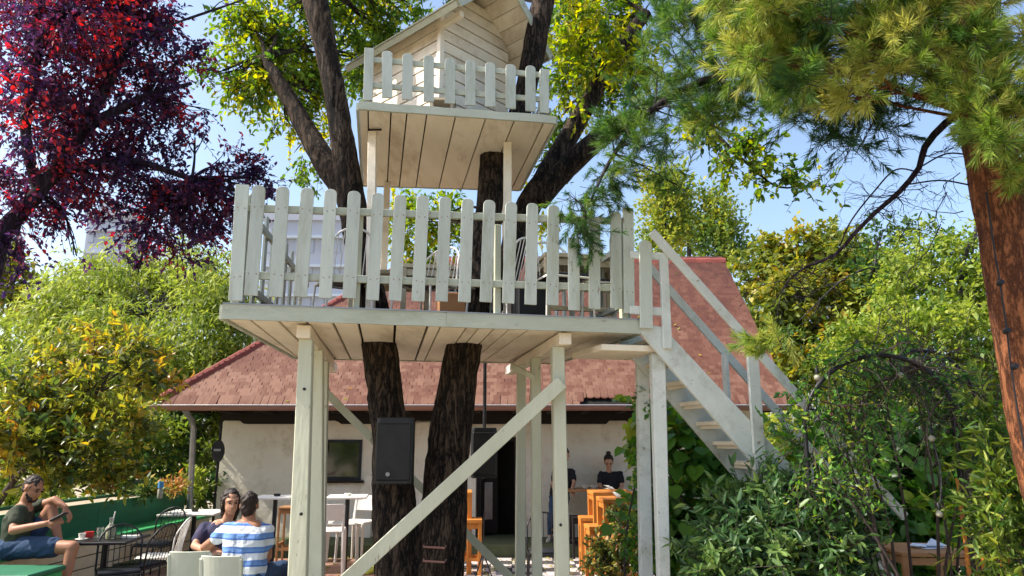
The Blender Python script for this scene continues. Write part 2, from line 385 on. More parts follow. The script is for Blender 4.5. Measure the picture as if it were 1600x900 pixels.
# front wall with window and door openings
wx0, wx1 = at(503, 700, WY).x, at(566, 700, WY).x; wz0, wz1 = at(530, 750, WY).z, at(530, 687, WY).z
dx0, dx1 = at(748, 700, WY).x, at(808, 700, WY).x; dz1 = at(780, 683, WY).z
g = G()
def wbox(x0, x1, z0, z1, y0=WY, y1=WY + .35):
    g.hexa([(x0, y0, z0), (x1, y0, z0), (x1, y1, z0), (x0, y1, z0), (x0, y0, z1), (x1, y0, z1), (x1, y1, z1), (x0, y1, z1)])
wbox(WXL, wx0, 0, WZ); wbox(wx0, wx1, 0, wz0); wbox(wx0, wx1, wz1, WZ); wbox(wx1, dx0, 0, WZ); wbox(dx0, dx1, dz1, WZ); wbox(dx1, WXR, 0, WZ)
wbox(WXL, WXL + .3, 0, WZ, WY + .352, BK - .6); wbox(WXR - .3, WXR, 0, WZ, WY + .352, BK - .6); wbox(WXL, WXR, 0, WZ, BK - .6, BK - .3)
g.obj('wall', M_['plaster'], cot)
# gable on the right
G().add([(WXR - .2, EY + 1.0, EZ), (WXR - .2, BK - 1.0, EZ), (WXR - .2, RY, RZ - .45), (WXR, EY + 1.0, EZ), (WXR, BK - 1.0, EZ), (WXR, RY, RZ - .45)], [(0, 1, 2), (5, 4, 3), (0, 3, 4, 1), (1, 4, 5, 2), (2, 5, 3, 0)]).obj('gable_wall', M_['plaster'], cot)
# rounded plaster piers standing proud between the openings
pier = G()
for xa, xb, ya in ((573, 584, 742), (650, 684, 660), (690, 744, 672)):
    x0, x1 = at(xa, 700, WY - .1).x, at(xb, 700, WY - .1).x; zt = at(650, ya, WY - .1).z; r = 0.06
    out = [(x0, .2), (x1, .2), (x1, zt - r)] + [(x1 - r + r * math.cos(t), zt - r + r * math.sin(t)) for t in (R(30), R(60), R(90))] + [(x0 + r + r * math.cos(t), zt - r + r * math.sin(t)) for t in (R(90), R(120), R(150))] + [(x0, zt - r)]
    pier.prism(out, Matrix.Translation((0, WY - .12, 0)), .119)
pier.obj('plaster_pier', M_['plaster'], cot)
# window
wf = G()
for a, b_, c_, d_ in ((wx0, wx1, wz1 - .05, wz1), (wx0, wx1, wz0, wz0 + .05), (wx0, wx0 + .05, wz0 + .05, wz1 - .05), (wx1 - .05, wx1, wz0 + .05, wz1 - .05)):
    wf.box(((a + b_) / 2, WY + .02, (c_ + d_) / 2), (b_ - a, .08, d_ - c_))
win = wf.obj('window', M_['blackmetal'], cot)
G().box(((wx0 + wx1) / 2, WY + .05, (wz0 + wz1) / 2), (wx1 - wx0 - .1, .012, wz1 - wz0 - .1)).obj('pane', M_['glass'], win)
G().box(((wx0 + wx1) / 2, WY - .03, wz0 - .025), (wx1 - wx0 + .1, .12, .04)).obj('sill', M_['darkwood'], win)
# door: dark open doorway with a half open leaf
dw = G()
for a, b_, c_, d_ in ((dx0 - .02, dx0 + .05, .2, dz1), (dx1 - .05, dx1 + .02, .2, dz1), (dx0 + .05, dx1 - .05, dz1 - .07, dz1)):
    dw.box(((a + b_) / 2, WY + .05, (c_ + d_) / 2), (b_ - a, .2, d_ - c_))
door = dw.obj('doorway', M_['darkwood'], cot)
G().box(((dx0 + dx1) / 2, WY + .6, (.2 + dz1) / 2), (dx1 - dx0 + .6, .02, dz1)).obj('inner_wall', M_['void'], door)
lf = G().box((dx0 + .18, WY + .25, (.22 + dz1 - .07) / 2), (.28, .035, dz1 - .3), rz=R(20)); lf.obj('door_leaf', M_['darkwood'], door)
G().box((dx0 + .16, WY + .22, .75), (.14, .02, .6), rz=R(20)).obj('door_panel', M_['steel'], door)
# under-eave timber with shaped lower edge
bt = G(); z1 = EZ - .02
xs = np.linspace(WXL + .02, WXR - .3, 160); low = []
for x in xs:
    ph = (x * 0.62) % 1.0
    low.append(z1 - .235 + (.055 if ph < .18 else (.055 * (0.5 + 0.5 * math.cos((ph - .18) / .06 * math.pi)) if ph < .24 else 0)))
out = [(x, z) for x, z in zip(xs, low)] + [(xs[-1], z1), (xs[0], z1)]
vs = [(x, WY - .16, z) for x, z in out] + [(x, WY - .125, z) for x, z in out]; nn = len(out); fs = []
for i in range(len(xs) - 1):
    pass
n_ = len(xs); vs = []; 
for i, x in enumerate(xs): vs += [(x, WY - .16, low[i]), (x, WY - .16, z1), (x, WY - .125, low[i]), (x, WY - .125, z1)]
for i in range(n_ - 1):
    a = 4 * i; fs += [(a, a + 4, a + 5, a + 1), (a + 2, a + 3, a + 7, a + 6), (a, a + 2, a + 6, a + 4), (a + 1, a + 5, a + 7, a + 3)]
bt.add(vs, fs).obj('eave_board', M_['darkwood'], cot)
sf = G()
sf.hexa([(XL + .05, EY + .06, EZ - .03), (XR - .03, EY + .06, EZ - .03), (XR - .03, WY + .1, EZ + .02), (XL + .05, WY + .1, EZ + .02), (XL + .05, EY + .06, EZ - .01), (XR - .03, EY + .06, EZ - .01), (XR - .03, WY + .1, EZ + .04), (XL + .05, WY + .1, EZ + .04)])
sf.obj('soffit', M_['darkwood'], cot)
for i in range(17):
    x = XL + .4 + i * .57
    G().beam((x, EY + .08, EZ - .06), (x, WY - .17, EZ - .06), .07, .06).obj('rafter_end', M_['darkwood'], cot)
# roof deck under the tiles
rd = G()
A_ = Vector((XL, EY, EZ)); B_ = Vector((XR, EY, EZ)); Cc = Vector((XR, RY, RZ)); D_ = Vector((RXL, RY, RZ)); E_ = Vector((XL, BK, EZ)); F_ = Vector((XR, BK, EZ))
rd.add([A_, B_, Cc, D_, E_, F_, A_ - Vector((0, 0, .04)), B_ - Vector((0, 0, .04)), E_ - Vector((0, 0, .04)), F_ - Vector((0, 0, .04)), Cc - Vector((0, 0, .04)), D_ - Vector((0, 0, .04))],
       [(0, 1, 2, 3), (3, 2, 5, 4), (0, 3, 4), (6, 11, 10, 7), (11, 8, 9, 10), (6, 8, 11), (0, 6, 7, 1), (1, 7, 10, 2), (2, 10, 9, 5), (5, 9, 8, 4), (4, 8, 6, 0)])
rd.obj('roof', M_['void'], cot, label='dark roof boarding under the clay tiles')
# beaver-tail tiles
TW, TL, EXPO = 0.112, 0.22, 0.082
def tile_shape():
    r = TW / 2 * .94
    pts = [(-r, TL), (-r, .035), (-r * .8, .012), (-r * .4, .001), (0, 0), (r * .4, .001), (r * .8, .012), (r, .035), (r, TL)]
    return pts
def tile_verts(M):
    p = tile_shape(); n = len(p)
    vs = [M @ Vector((x, yy, .0)) for x, yy in p] + [M @ Vector((x, yy, .021 if yy < .1 else .014)) for x, yy in p]
    fs = [tuple(range(n - 1, -1, -1)), tuple(range(n, 2 * n))] + [(k, (k + 1) % n, (k + 1) % n + n, k + n) for k in range(n)]
    return vs, fs
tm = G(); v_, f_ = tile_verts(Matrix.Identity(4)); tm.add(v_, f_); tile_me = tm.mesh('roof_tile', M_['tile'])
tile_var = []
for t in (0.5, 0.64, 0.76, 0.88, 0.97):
    me = tile_me.copy(); at_ = me.attributes.new('tint', 'FLOAT', 'POINT'); at_.data.foreach_set('value', [t - (.42 if (k % 9) in (2, 3, 4, 5, 6) else (.0 if k > 8 else .3)) for k in range(18)]); tile_var.append(me)  # tile lips darkened to stand for the shadow line under each course
def slope_tiles(O, ux, uy, width, length, inside, first_rows, store, seed, bow=0.0):
    rnd = random.Random(seed); nrm = ux.cross(uy).normalized()
    rows = int(length / EXPO) + 1; cols = int(width / TW) + 2
    for j in range(rows):
        for i in range(cols):
            x = (i + (0.5 if j % 2 else 0)) * TW; yy = j * EXPO
            if not inside(x, yy, j): continue
            p = O + ux * (x + rnd.uniform(-.006, .006)) + uy * (yy - .04 + rnd.uniform(-.008, .008)) + nrm * (.022 + rnd.uniform(0, .006))
            M = Matrix((ux, uy, nrm)).transposed().to_4x4(); M.translation = p
            M = M @ Matrix.Rotation(R(5), 4, 'X') @ Matrix.Rotation(R(rnd.uniform(-2.5, 2.5)), 4, 'Z')
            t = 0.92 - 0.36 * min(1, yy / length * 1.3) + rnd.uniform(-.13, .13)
            store.append((j, M, t))
sl = (Cc - B_).length; uy = (Cc - B_).normalized(); ux = Vector((1, 0, 0)); Wd = XR - XL; hipk = (RXL - XL) / sl
holes = [(at(905, 600, EY + .25).x - XL, at(1010, 600, EY + .25).x - XL)]
def in_front(x, yy, j):
    if yy > sl or x < hipk * yy + .03 or x > Wd: return False
    if holes[0][0] < x < holes[0][1] and j < 7:
        h = noise.noise((x * 2.3, j * .5, 3)) ; return j > 1.6 + 2.6 * h + (0 if j else 9)
    return True
store = []
slope_tiles(A_, ux, uy, Wd, sl, in_front, 3, store, 1)
hs = (D_ - Vector((XL, RY, EZ))).length; hy = (D_ - Vector((XL, RY, EZ))).normalized()
def in_hip(x, yy, j):
    half = (BK - EY) / 2; k_ = half * (1 - yy / hs); return abs(x - half) < k_ - .03
slope_tiles(E_, Vector((0, -1, 0)), hy, BK - EY, hs, in_hip, 0, store, 2)
first = [s for s in store if s[0] in (0, 1, 2, 3, 4)][:0]
near = sorted([s for s in store[:]], key=lambda s: s[1].translation.y + abs(s[1].translation.x) * .05)[:290]
ids = set(id(s) for s in near)
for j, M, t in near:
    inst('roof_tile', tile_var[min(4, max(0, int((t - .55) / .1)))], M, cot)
vs = []; fs = []; tn = []
for s in store:
    if id(s) in ids: continue
    v_, f_ = tile_verts(s[1]); n0 = len(vs); vs += v_; fs += [tuple(i + n0 for i in f) for f in f_]; tn += [s[2] - (.42 if (k % 9) in (2, 3, 4, 5, 6) else (.0 if k > 8 else .3)) for k in range(18)]  # same painted course shadow on the lips of the joined tiles
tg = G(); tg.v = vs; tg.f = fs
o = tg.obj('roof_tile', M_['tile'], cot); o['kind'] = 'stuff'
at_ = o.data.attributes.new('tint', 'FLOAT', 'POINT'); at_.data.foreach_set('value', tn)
# ridge and hip caps
def cap_row(P, Q, r=.1, step=.3, name='ridge_tile'):
    n = max(1, int((Q - P).length / step)); d = (Q - P) / n
    rg = G()
    prof = [(-r, -.04), (-r * .8, .035), (-r * .35, .075), (r * .35, .075), (r * .8, .035), (r, -.04), (r * .85, -.04), (r * .65, .02), (r * .3, .058), (-r * .3, .058), (-r * .65, .02), (-r * .85, -.04)]
    m = Matrix.Identity(4); rg.prism(prof, m, d.length * 1.08); me = rg.mesh(name, M_['ridge'], smooth=False)
    yv = d.normalized(); xv = yv.cross(Vector((0, 0, 1))).normalized(); zv = xv.cross(yv)
    for k in range(n):
        M = Matrix((xv, yv, zv)).transposed().to_4x4(); M.translation = P + d * k + Vector((0, 0, .02))
        inst(name, me, M @ Matrix.Rotation(R(1.5), 4, 'X'), cot)
cap_row(D_, Cc); cap_row(A_ + Vector((0, 0, .03)), D_, r=.09)
# gutter along the eave
gt = G(); prof = [(.07 * math.cos(t), .07 * math.sin(t)) for t in [math.pi + math.pi * k / 7 for k in range(8)]]
n = len(prof); vs = [(XL - .03, EY - .09 + a, EZ - .01 + b) for a, b in prof] + [(XR + .03, EY - .09 + a, EZ - .01 + b) for a, b in prof]
prof2 = [(a * .9, b * .9 + .001) for a, b in prof]
vs += [(XL - .03, EY - .09 + a, EZ - .01 + b) for a, b in prof2] + [(XR + .03, EY - .09 + a, EZ - .01 + b) for a, b in prof2]
fs = [(k, k + 1, k + 1 + n, k + n) for k in range(n - 1)] + [(k + 2 * n, k + 3 * n, k + 1 + 3 * n, k + 1 + 2 * n) for k in range(n - 1)] + [(0, n, 3 * n, 2 * n), (n - 1, 3 * n - 1, 4 * n - 1, 2 * n - 1)]
gut = gt.add(vs, fs).obj('gutter', M_['gutter'], cot, smooth=True)
G().tube([(XL - .03, EY - .16, EZ), (XR + .03, EY - .16, EZ)], .013, 6).obj('gutter_lip', M_['gutterlip'], gut)
dp = at(305, 642, 11.6); dq = at(302, 760, 11.6)
G().tube([(dp.x + .05, EY - .09, EZ - .06), (dp.x, 11.5, EZ - .2), (dp.x, 11.6, EZ - .35), (dq.x, 11.6, .1)], .045, 10).obj('downpipe', M_['steel'], cot, smooth=True)
# small wall-mounted fittings
p = at(506, 697, WY - .1); G().lathe((p.x - .02, WY - .06, p.z), [(.045, -.09), (.05, 0), (.035, .08)], 12).top('fire_extinguisher', M_['red'], 'small red fire extinguisher hanging on the plaster wall beside the dark window', 'extinguisher', smooth=True)
# round dark sign on post at the cottage corner
p = at(342, 705, 11.9); t = thing('round_sign', (p.x, 11.9, 0), 'round black sign on a slim dark post at the left corner of the cottage', 'sign')
G().tube([(p.x, 11.9, 0), (p.x, 11.9, p.z + .9 * .5)], .022, 8).obj('post', M_['blackmetal'], t, smooth=True)
G().lathe((p.x, 11.87, p.z), [(.0, -.02), (.10, -.02), (.105, 0), (.10, .02), (0, .02)], 24, Matrix.Rotation(R(90), 4, 'X') @ Matrix.Scale(1.7, 4, Vector((0, 1, 0)))).obj('disc', M_['black'], t)
G().box((p.x, 11.83, p.z + .02), (.11, .006, .035)).obj('pale_mark', M_['steel'], t)

# ================================================================ LOWER PLATFORM
ZL = CZ + .85
FL = onz(347, 498, ZL); FR = onz(1003, 521, ZL); BL = onz(462, 561, ZL); BR = onz(871, 569, ZL)
FT = at(347, 475, FL.y).z                     # top of fascia
plat = thing('treehouse_platform', ((FL.x + FR.x) / 2, (FL.y + BL.y) / 2, 0), 'large raised white timber platform of the treehouse standing on square posts', 'platform')
fx = (FR - FL).normalized(); fy = (BL - FL).normalized()
# floor boards (gaps measured on the photograph's front edge and back edge)
front_px = [347, 386, 431, 476, 518, 559, 617, 669, 690, 730, 751, 774, 800, 829, 889, 955, 1003]
back_px = [462, 466, 494, 524, 548, 573, 614, 649, 664, 692, 706, 722, 738, 755, 795, 838, 871]
def board(a, b, c, d, z0, z1, gap=.007):
    """quad a,b (front) d,c (back) in plan, shrunk sideways by gap"""
    s1 = (b - a).normalized() * gap; s2 = (c - d).normalized() * gap
    a, b, c, d = a + s1, b - s1, c - s2, d + s2
    q = [Vector((p.x, p.y, z0)) for p in (a, b, c, d)] + [Vector((p.x, p.y, z1)) for p in (a, b, c, d)]
    return G().hexa(q)
fp = [on_line(x, FL, FR, ZL) for x in front_px]; bp_ = [on_line(x, BL, BR, ZL) for x in back_px]
back_in = fy * -0.0
for i in range(len(fp) - 1):
    gp = .010 if i not in (8, 10, 12) else .003
    dz = random.uniform(0, .006)
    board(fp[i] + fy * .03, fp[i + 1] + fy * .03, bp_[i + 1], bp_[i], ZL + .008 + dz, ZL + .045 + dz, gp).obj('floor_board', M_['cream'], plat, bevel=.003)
# dark joists hidden above the gaps (top covering)
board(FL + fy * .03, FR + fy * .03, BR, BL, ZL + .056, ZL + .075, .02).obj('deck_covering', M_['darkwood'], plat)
# fascia boards, front one slightly wavy on top (old felt edge)
def fascia(P, Q, z0, z1, th, out):
    g = G(); n = 14; vs = []; fs = []
    for i in range(n + 1):
        p = P.lerp(Q, i / n); w = .004 * math.sin(i * 1.7) + .003 * math.sin(i * 3.1)
        for o_, z in ((0, z0 + w * .3), (0, z1 + w), (th, z1 + w), (th, z0 + w * .3)):
            q = p + out * o_; vs.append((q.x, q.y, z))
    for i in range(n):
        a = 4 * i
        for k in range(4): fs.append((a + k, a + (k + 1) % 4, a + 4 + (k + 1) % 4, a + 4 + k))
    fs += [(0, 1, 2, 3), (4 * n + 3, 4 * n + 2, 4 * n + 1, 4 * n)]
    return g.add(vs, fs)
outf = Vector((fx.y, -fx.x, 0)) * 1.0
mid = FL.lerp(FR, .50)
fascia(FL, mid, ZL - .004, FT, .028, outf).obj('fascia_board', M_['paint_h'], plat)
fascia(mid + fx * .002, FR, ZL - .006, FT + .001, .028, outf).obj('fascia_board', M_['paint_h'], plat)
lo = Vector((-fy.y, fy.x, 0)); fascia(FL + fy * .004, BL, ZL - .002, FT - .004, .025, lo).obj('fascia_board', M_['paint_h'], plat)
ry = (BR - FR).normalized(); ro = Vector((ry.y, -ry.x, 0)); fascia(FR + ry * .004, BR, ZL - .002, FT - .004, .025, ro).obj('fascia_board', M_['paint_h'], plat)
fascia(BL, BR, ZL + .0, FT - .006, .025, -outf).obj('fascia_board', M_['paint_h'], plat)
G().add([(p.x, p.y, FT - .003) for p in (FL - outf * .0 + outf * .035, FR + outf * .035, FR - outf * .05, FL - outf * .05)] + [(p.x, p.y, FT + .006) for p in (FL + outf * .035, FR + outf * .035, FR - outf * .05, FL - outf * .05)],
        [(3, 2, 1, 0), (4, 5, 6, 7), (0, 1, 5, 4), (1, 2, 6, 5), (2, 3, 7, 6), (3, 0, 4, 7)]).obj('edge_flashing', M_['steel'], plat)
# depth beams
ZB = ZL - .10
for a, b, w in (((474, 506), (520, 569), .10), ((884, 518), (796, 573), .10)):
    P = onz(a[0], a[1], ZL); Q = onz(b[0], b[1], ZL); P.z = Q.z = ZL - .052
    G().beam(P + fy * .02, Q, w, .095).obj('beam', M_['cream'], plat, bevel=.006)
# posts: (x left, x right at top, y top, x left, x right at y=900, Y)
def post(xl, xr, yt, bl, br, Y, dpt, name='post', m='cream_v', parent=plat, yb=900, zt=None):
    a, b = at(xl, yt, Y), at(xr, yt, Y); c, d = at(bl, yb, Y), at(br, yb, Y)
    zt = zt or a.z
    def ext(t, q, z): k = (z - t.z) / (q.z - t.z); return t.lerp(q, k)
    bl_, br_ = ext(a, c, 0.0), ext(b, d, 0.0); al, ar = ext(a, c, zt), ext(b, d, zt)
    o = Vector((0, dpt, 0)) + Vector((-.12, 0, 0)) * dpt
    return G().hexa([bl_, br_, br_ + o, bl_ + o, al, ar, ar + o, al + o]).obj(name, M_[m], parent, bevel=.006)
post(467, 488, 525, 449, 478, 5.30, .12, zt=ZB + .0)
post(486, 504, 549, 477, 503, 5.95, .12, zt=ZB)
post(502, 513, 562, 494, 506, 6.75, .09, zt=ZB)
post(863, 882, 540, 870, 891, 5.72, .11, zt=ZB)
post(830, 845, 557, 833, 848, 6.5, .09, zt=ZB)
post(809, 822, 568, 806, 821, 7.1, .09, zt=ZB)
# braces
def brace(a, b, Y0, Y1, w, th, name='brace'):
    P = at(a[0], a[1], Y0); Q = at(b[0], b[1], Y1)
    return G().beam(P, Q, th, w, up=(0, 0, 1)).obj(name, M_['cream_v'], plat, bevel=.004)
brace((878, 597), (478, 965), 5.66, 5.5, .105, .035)
brace((508, 612), (905, 1010), 6.95, 7.3, .075, .03)
brace((835, 590), (800, 572), 6.3, 6.6, .05, .03)
# bolts
for px, py in ((476, 608), (471, 803), (876, 820)):
    p = at(px, py, 5.27 if px < 500 else 5.69); G().lathe(p, [(.0, 0), (.012, 0), (.012, .012), (0, .014)], 8, Matrix.Rotation(R(90), 4, 'X')).obj('bolt', M_['blackmetal'], plat)

# ================================================================ PICKET FENCE OF THE LOWER PLATFORM
fence = thing('picket_fence', (FL.x, FL.y, FT), 'white picket fence with rounded tops around the lower treehouse platform', 'fence')
nail_me = G().lathe((0, 0, 0), [(.0045, -.002), (.0045, .001), (.003, .002)], 8).mesh('nail', M_['gutter'])
def picket(P, Q, w, th, parent, round_=True, m='paint', dirv=fx):
    """board from foot P to head Q standing in the plane spanned by dirv"""
    up = (Q - P); h = up.length; up.normalize(); xv = (dirv - up * dirv.dot(up)).normalized(); yv = up.cross(xv)
    M = Matrix((xv, yv, up)).transposed().to_4x4(); M.translation = P - yv * th / 2
    r = w / 2
    if round_: out = [(-r, 0), (r, 0), (r, h - r * .75), (r * .9, h - r * .38), (r * .62, h - r * .12), (r * .25, h), (-r * .25, h), (-r * .62, h - r * .12), (-r * .9, h - r * .38), (-r, h - r * .75)]
    else: out = [(-r, 0), (r, 0), (r, h), (-r, h)]
    o = G().prism(out, M, th).obj('picket', M_[m], parent, bevel=.002)
    if parent.name.startswith('picket_fence') and h > .6 and P.y < FR.y + .1:
        for zz in (.19, .80):
            for xx in (-.24, .26):
                inst('nail', nail_me, M @ Matrix.Translation(((xx + random.uniform(-.05, .05)) * w, -.0015, (zz + random.uniform(-.012, .012)) * h)) @ Matrix.Rotation(R(90), 4, 'X'), o)
    return o
PK = [(379, 368, 289, 470, 0), (405, 392, 290, 462, 1), (442.5, 431, 292, 464, 1), (481, 469, 294, 464, 1), (517, 508, 296, 466, 1), (554, 545.5, 299, 466, 1), (591, 582, 302, 469, 1), (626, 617, 305, 470, 1), (661, 653, 306, 471, 1), (696, 690, 308, 471, 1), (731, 725.5, 311, 472, 1), (765, 759, 313, 472, 1), (799, 794, 316, 474, 1), (832, 829, 318, 476, 1), (865, 863, 321, 477, 1), (896, 897, 372, 485, 0), (929, 929, 346, 483, 1), (962, 963, 331, 482, 1), (981, 983, 325, 490, 0)]
for tx, bx, ty, by, rd_ in PK:
    z = at(bx, by, 5.4).z
    B0 = on_line(bx, FL, FR, ZL + .12) + outf * .012; B0 = at(bx, by, B0.y)
    T0 = on_line(tx, FL, FR, ZL + .9) + outf * .012; T0 = at(tx, ty, T0.y)
    picket(B0, T0, .094 + random.uniform(-.003, .003), .02, fence, bool(rd_))
def railing(a, b, off, name='rail', h=.055, th=.03):
    P = at(a[0], a[1], on_line(a[0], FL, FR, ZL + .5).y) - outf * off; Q = at(b[0], b[1], on_line(b[0], FL, FR, ZL + .5).y) - outf * off
    return G().beam(P, Q, th, h).obj(name, M_['paint_h'], fence, bevel=.003)
railing((372, 323), (985, 345), .027); railing((364, 428), (985, 450), .027)
# corner uprights and sides
def side_fence(P, Q, n, zb, zt, parent, start=.12, w=.085):
    d = (Q - P).normalized()
    for k in range(n):
        p = P.lerp(Q, (k + start) / n); picket(Vector((p.x, p.y, zb)), Vector((p.x, p.y, zt)), w, .02, parent, True, dirv=d)
    L = d * .02
    for z in (zb + .13, zt - .17):
        i_ = (Vector((0, 0, 1)).cross(d)) * .026
        i_ = i_ if i_.dot(((FL + BR) / 2) - P) > 0 else -i_
        G().beam(Vector((P.x, P.y, z)) + i_ + L, Vector((Q.x, Q.y, z)) + i_, .03, .055).obj('rail', M_['paint'], parent, bevel=.003)
zt0 = at(379, 295, FL.y).z
side_fence(FL + fx * .10 + fy * .06, BL + fx * .05, 9, FT + .03, zt0, fence)
side_fence(FR - fx * .06 + ry * .12, BR - fx * .08, 8, FT + .03, zt0 - .04, fence)
for px, yt in ((372, 300), (978, 335)):
    p = on_line(px, FL, FR, ZL + .5) - outf * .075; G().box((p.x, p.y, (FT + .007 + zt0 - .05) / 2), (.06, .06, zt0 - .05 - FT - .007), rz=math.atan2(fx.y, fx.x)).obj('fence_post', M_['cream_v'], fence, bevel=.004)
for px in (560, 780):
    p = on_line(px, FL, FR, ZL + .5) - outf * .075; G().box((p.x, p.y, (FT + zt0 - .12) / 2), (.05, .05, zt0 - .12 - FT), rz=math.atan2(fx.y, fx.x)).obj('fence_post', M_['cream_v'], fence, bevel=.004)

# ================================================================ STAIR
stair = thing('staircase', (FR.x + 2.6, FR.y + .6, 0), 'steep white wooden stair with handrails descending to the right from the platform', 'stairs')
SD = fx.copy(); slope = -1.0
A0 = FR + fx * .06 + outf * .03
def spt(px, py, off=0.0):
    """point on the stair's near side plane seen at a pixel"""
    d = ray(px, py); n = Vector((-SD.y, SD.x, 0)); O = A0 + n * off
    t = (O - Vector((0, 0, CZ))).dot(n) / d.dot(n); return Vector((0, 0, CZ)) + d * t
nrm = Vector((-SD.y, SD.x, 0)); SWID = .50
def quadboard(pts, off, th, name, m='stairpaint', parent=stair):
    q = [p + nrm * off for p in pts]; q2 = [p + nrm * th for p in q]
    g = G(); n = len(q); g.add(q + q2, [tuple(range(n)), tuple(range(2 * n - 1, n - 1, -1))] + [(k, k + n, (k + 1) % n + n, (k + 1) % n) for k in range(n)])
    return g.obj(name, M_[m], parent, bevel=.003)
s0, s1 = spt(1003, 522), spt(1051, 527); b0, b1 = spt(1153, 696), spt(1171, 656)
dB = (b0 - s0); kB = (0.0 - s0.z) / dB.z; e0 = s0 + dB * kB
dT = (b1 - s1); kT = (0.14 - s1.z) / dT.z; e1 = s1 + dT * kT
top_l = spt(1006, 497)
near = [s0, e0, e1, s1, spt(1040, 512), spt(1006, 505)]
quadboard(near, 0, .035, 'stringer')
quadboard(near, SWID, .035, 'stringer')
# treads: measured y of each tread's near edge on the underside
nst = 16
for k in range(1, nst):
    z = (ZL + .05) * (1 - k / nst)
    kk = (z - s0.z) / dB.z; p = s0 + dB * kk
    c = p + nrm * (SWID / 2 + .02) + SD * .10 + Vector((0, 0, .07))
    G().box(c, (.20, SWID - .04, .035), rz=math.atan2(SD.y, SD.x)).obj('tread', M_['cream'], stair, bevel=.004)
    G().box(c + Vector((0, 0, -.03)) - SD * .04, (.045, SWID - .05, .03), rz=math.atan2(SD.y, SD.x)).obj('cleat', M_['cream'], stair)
# newels and handrails
def vpost(px, yt, yb, off, w, name='newel', ze=None):
    p = spt(px, yb, off); q = spt(px, yt, off); q.x, q.y = p.x, p.y
    return G().box(((p.x + q.x) / 2, (p.y + q.y) / 2, (p.z + q.z) / 2), (w, .03, abs(q.z - p.z)), rz=math.atan2(SD.y, SD.x)).obj(name, M_['stairpaint'], stair, bevel=.003)
vpost(1043, 396, 545, -.02, .072); vpost(1188, 553, 735, -.02, .10)
p = spt(1300, 640, -.02)
def rail(p0, p1, off, w=.075, th=.028):
    G().beam(spt(*p0, off), spt(*p1, off), th, w, up=(0, 0, 1)).obj('handrail', M_['stairpaint'], stair, bevel=.004)
rail((1018, 362), (1414, 808), -.055)
rail((1012, 415), (1340, 785), SWID + .06)
p = spt(1132, 553, SWID); q = Vector((p.x, p.y, p.z - .62)); G().beam(p, q, .075, .03, up=fx).obj('newel', M_['stairpaint'], stair, bevel=.003)
p = spt(1262, 700, SWID); G().beam(p, Vector((p.x, p.y, p.z - .7)), .075, .03, up=fx).obj('newel', M_['stairpaint'], stair, bevel=.003)
p = spt(1342, 728, -.02); G().box((p.x, p.y, p.z / 2 - .02), (.09, .03, p.z), rz=math.atan2(SD.y, SD.x)).obj('newel', M_['stairpaint'], stair, bevel=.003)
# short fence piece joining corner and first newel
pk = [spt(1010, 513, -.03), spt(1008, 376, -.03)]
o = picket(pk[0], pk[1], .105, .022, stair)
G().beam(spt(985, 398, -.005), spt(1046, 402, -.005), .025, .06).obj('rail', M_['stairpaint'], stair)
G().beam(spt(985, 484, -.005), spt(1046, 488, -.005), .025, .065).obj('rail', M_['stairpaint'], stair)
# landing beam and its two posts
LZ = ZL - .16
la, lb = onz(925, 546, ZL - .06), spt(1022, 545, .12)
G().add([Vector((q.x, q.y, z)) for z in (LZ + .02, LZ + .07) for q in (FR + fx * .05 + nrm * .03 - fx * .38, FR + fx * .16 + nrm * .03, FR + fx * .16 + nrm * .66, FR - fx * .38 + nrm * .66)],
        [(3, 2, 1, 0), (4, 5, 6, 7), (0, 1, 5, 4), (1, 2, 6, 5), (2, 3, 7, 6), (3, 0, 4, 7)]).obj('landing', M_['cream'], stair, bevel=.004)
post(1018, 1040, 548, 1030, 1048, 5.80, .08, name='support_post', parent=stair, m='stairpaint', zt=LZ + .018)
post(996, 1014, 556, 1002, 1021, 6.28, .08, name='support_post', parent=stair, m='stairpaint', zt=LZ + .018)

# ================================================================ UPPER PLATFORM
UFL = at(560, 172, 5.75); ZU = UFL.z
UFR = onz(868, 194, ZU); UBL = onz(567, 291, ZU); UBR = onz(812, 298, ZU)
up = thing('upper_platform', ((UFL.x + UBR.x) / 2, 6.5, FT), 'small upper white plank platform raised above the main deck on thin posts', 'platform')
ux_ = (UFR - UFL).normalized(); uy_ = (UBL - UFL).normalized(); uout = Vector((ux_.y, -ux_.x, 0))
uf = [560, 575, 611, 636, 667, 712, 759, 804, 850, 868]; ub = [567, 577, 605, 624, 650, 686, 722, 760, 799, 812]
ufp = [on_line(x, UFL, UFR, ZU) for x in uf]; ubp = [on_line(x, UBL, UBR, ZU) for x in ub]
for i in range(len(uf) - 1):
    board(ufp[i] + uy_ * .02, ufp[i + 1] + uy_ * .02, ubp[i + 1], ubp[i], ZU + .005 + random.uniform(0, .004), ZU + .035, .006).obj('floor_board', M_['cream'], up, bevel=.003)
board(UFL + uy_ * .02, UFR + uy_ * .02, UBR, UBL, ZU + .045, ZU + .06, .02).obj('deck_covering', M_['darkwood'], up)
UT = at(560, 160, UFL.y).z
fascia(UFL, UFR, ZU - .002, UT, .025, uout).obj('fascia_board', M_['paint_h'], up)
urx = (UBR - UFR).normalized(); fascia(UFR + urx * .003, UBR, ZU, UT - .004, .02, Vector((urx.y, -urx.x, 0))).obj('fascia_board', M_['paint_h'], up)
fascia(UFL + uy_ * .003, UBL, ZU, UT - .004, .02, Vector((-uy_.y, uy_.x, 0))).obj('fascia_board', M_['paint_h'], up)
fascia(UBL, UBR, ZU, UT - .004, .02, -uout).obj('fascia_board', M_['paint_h'], up)
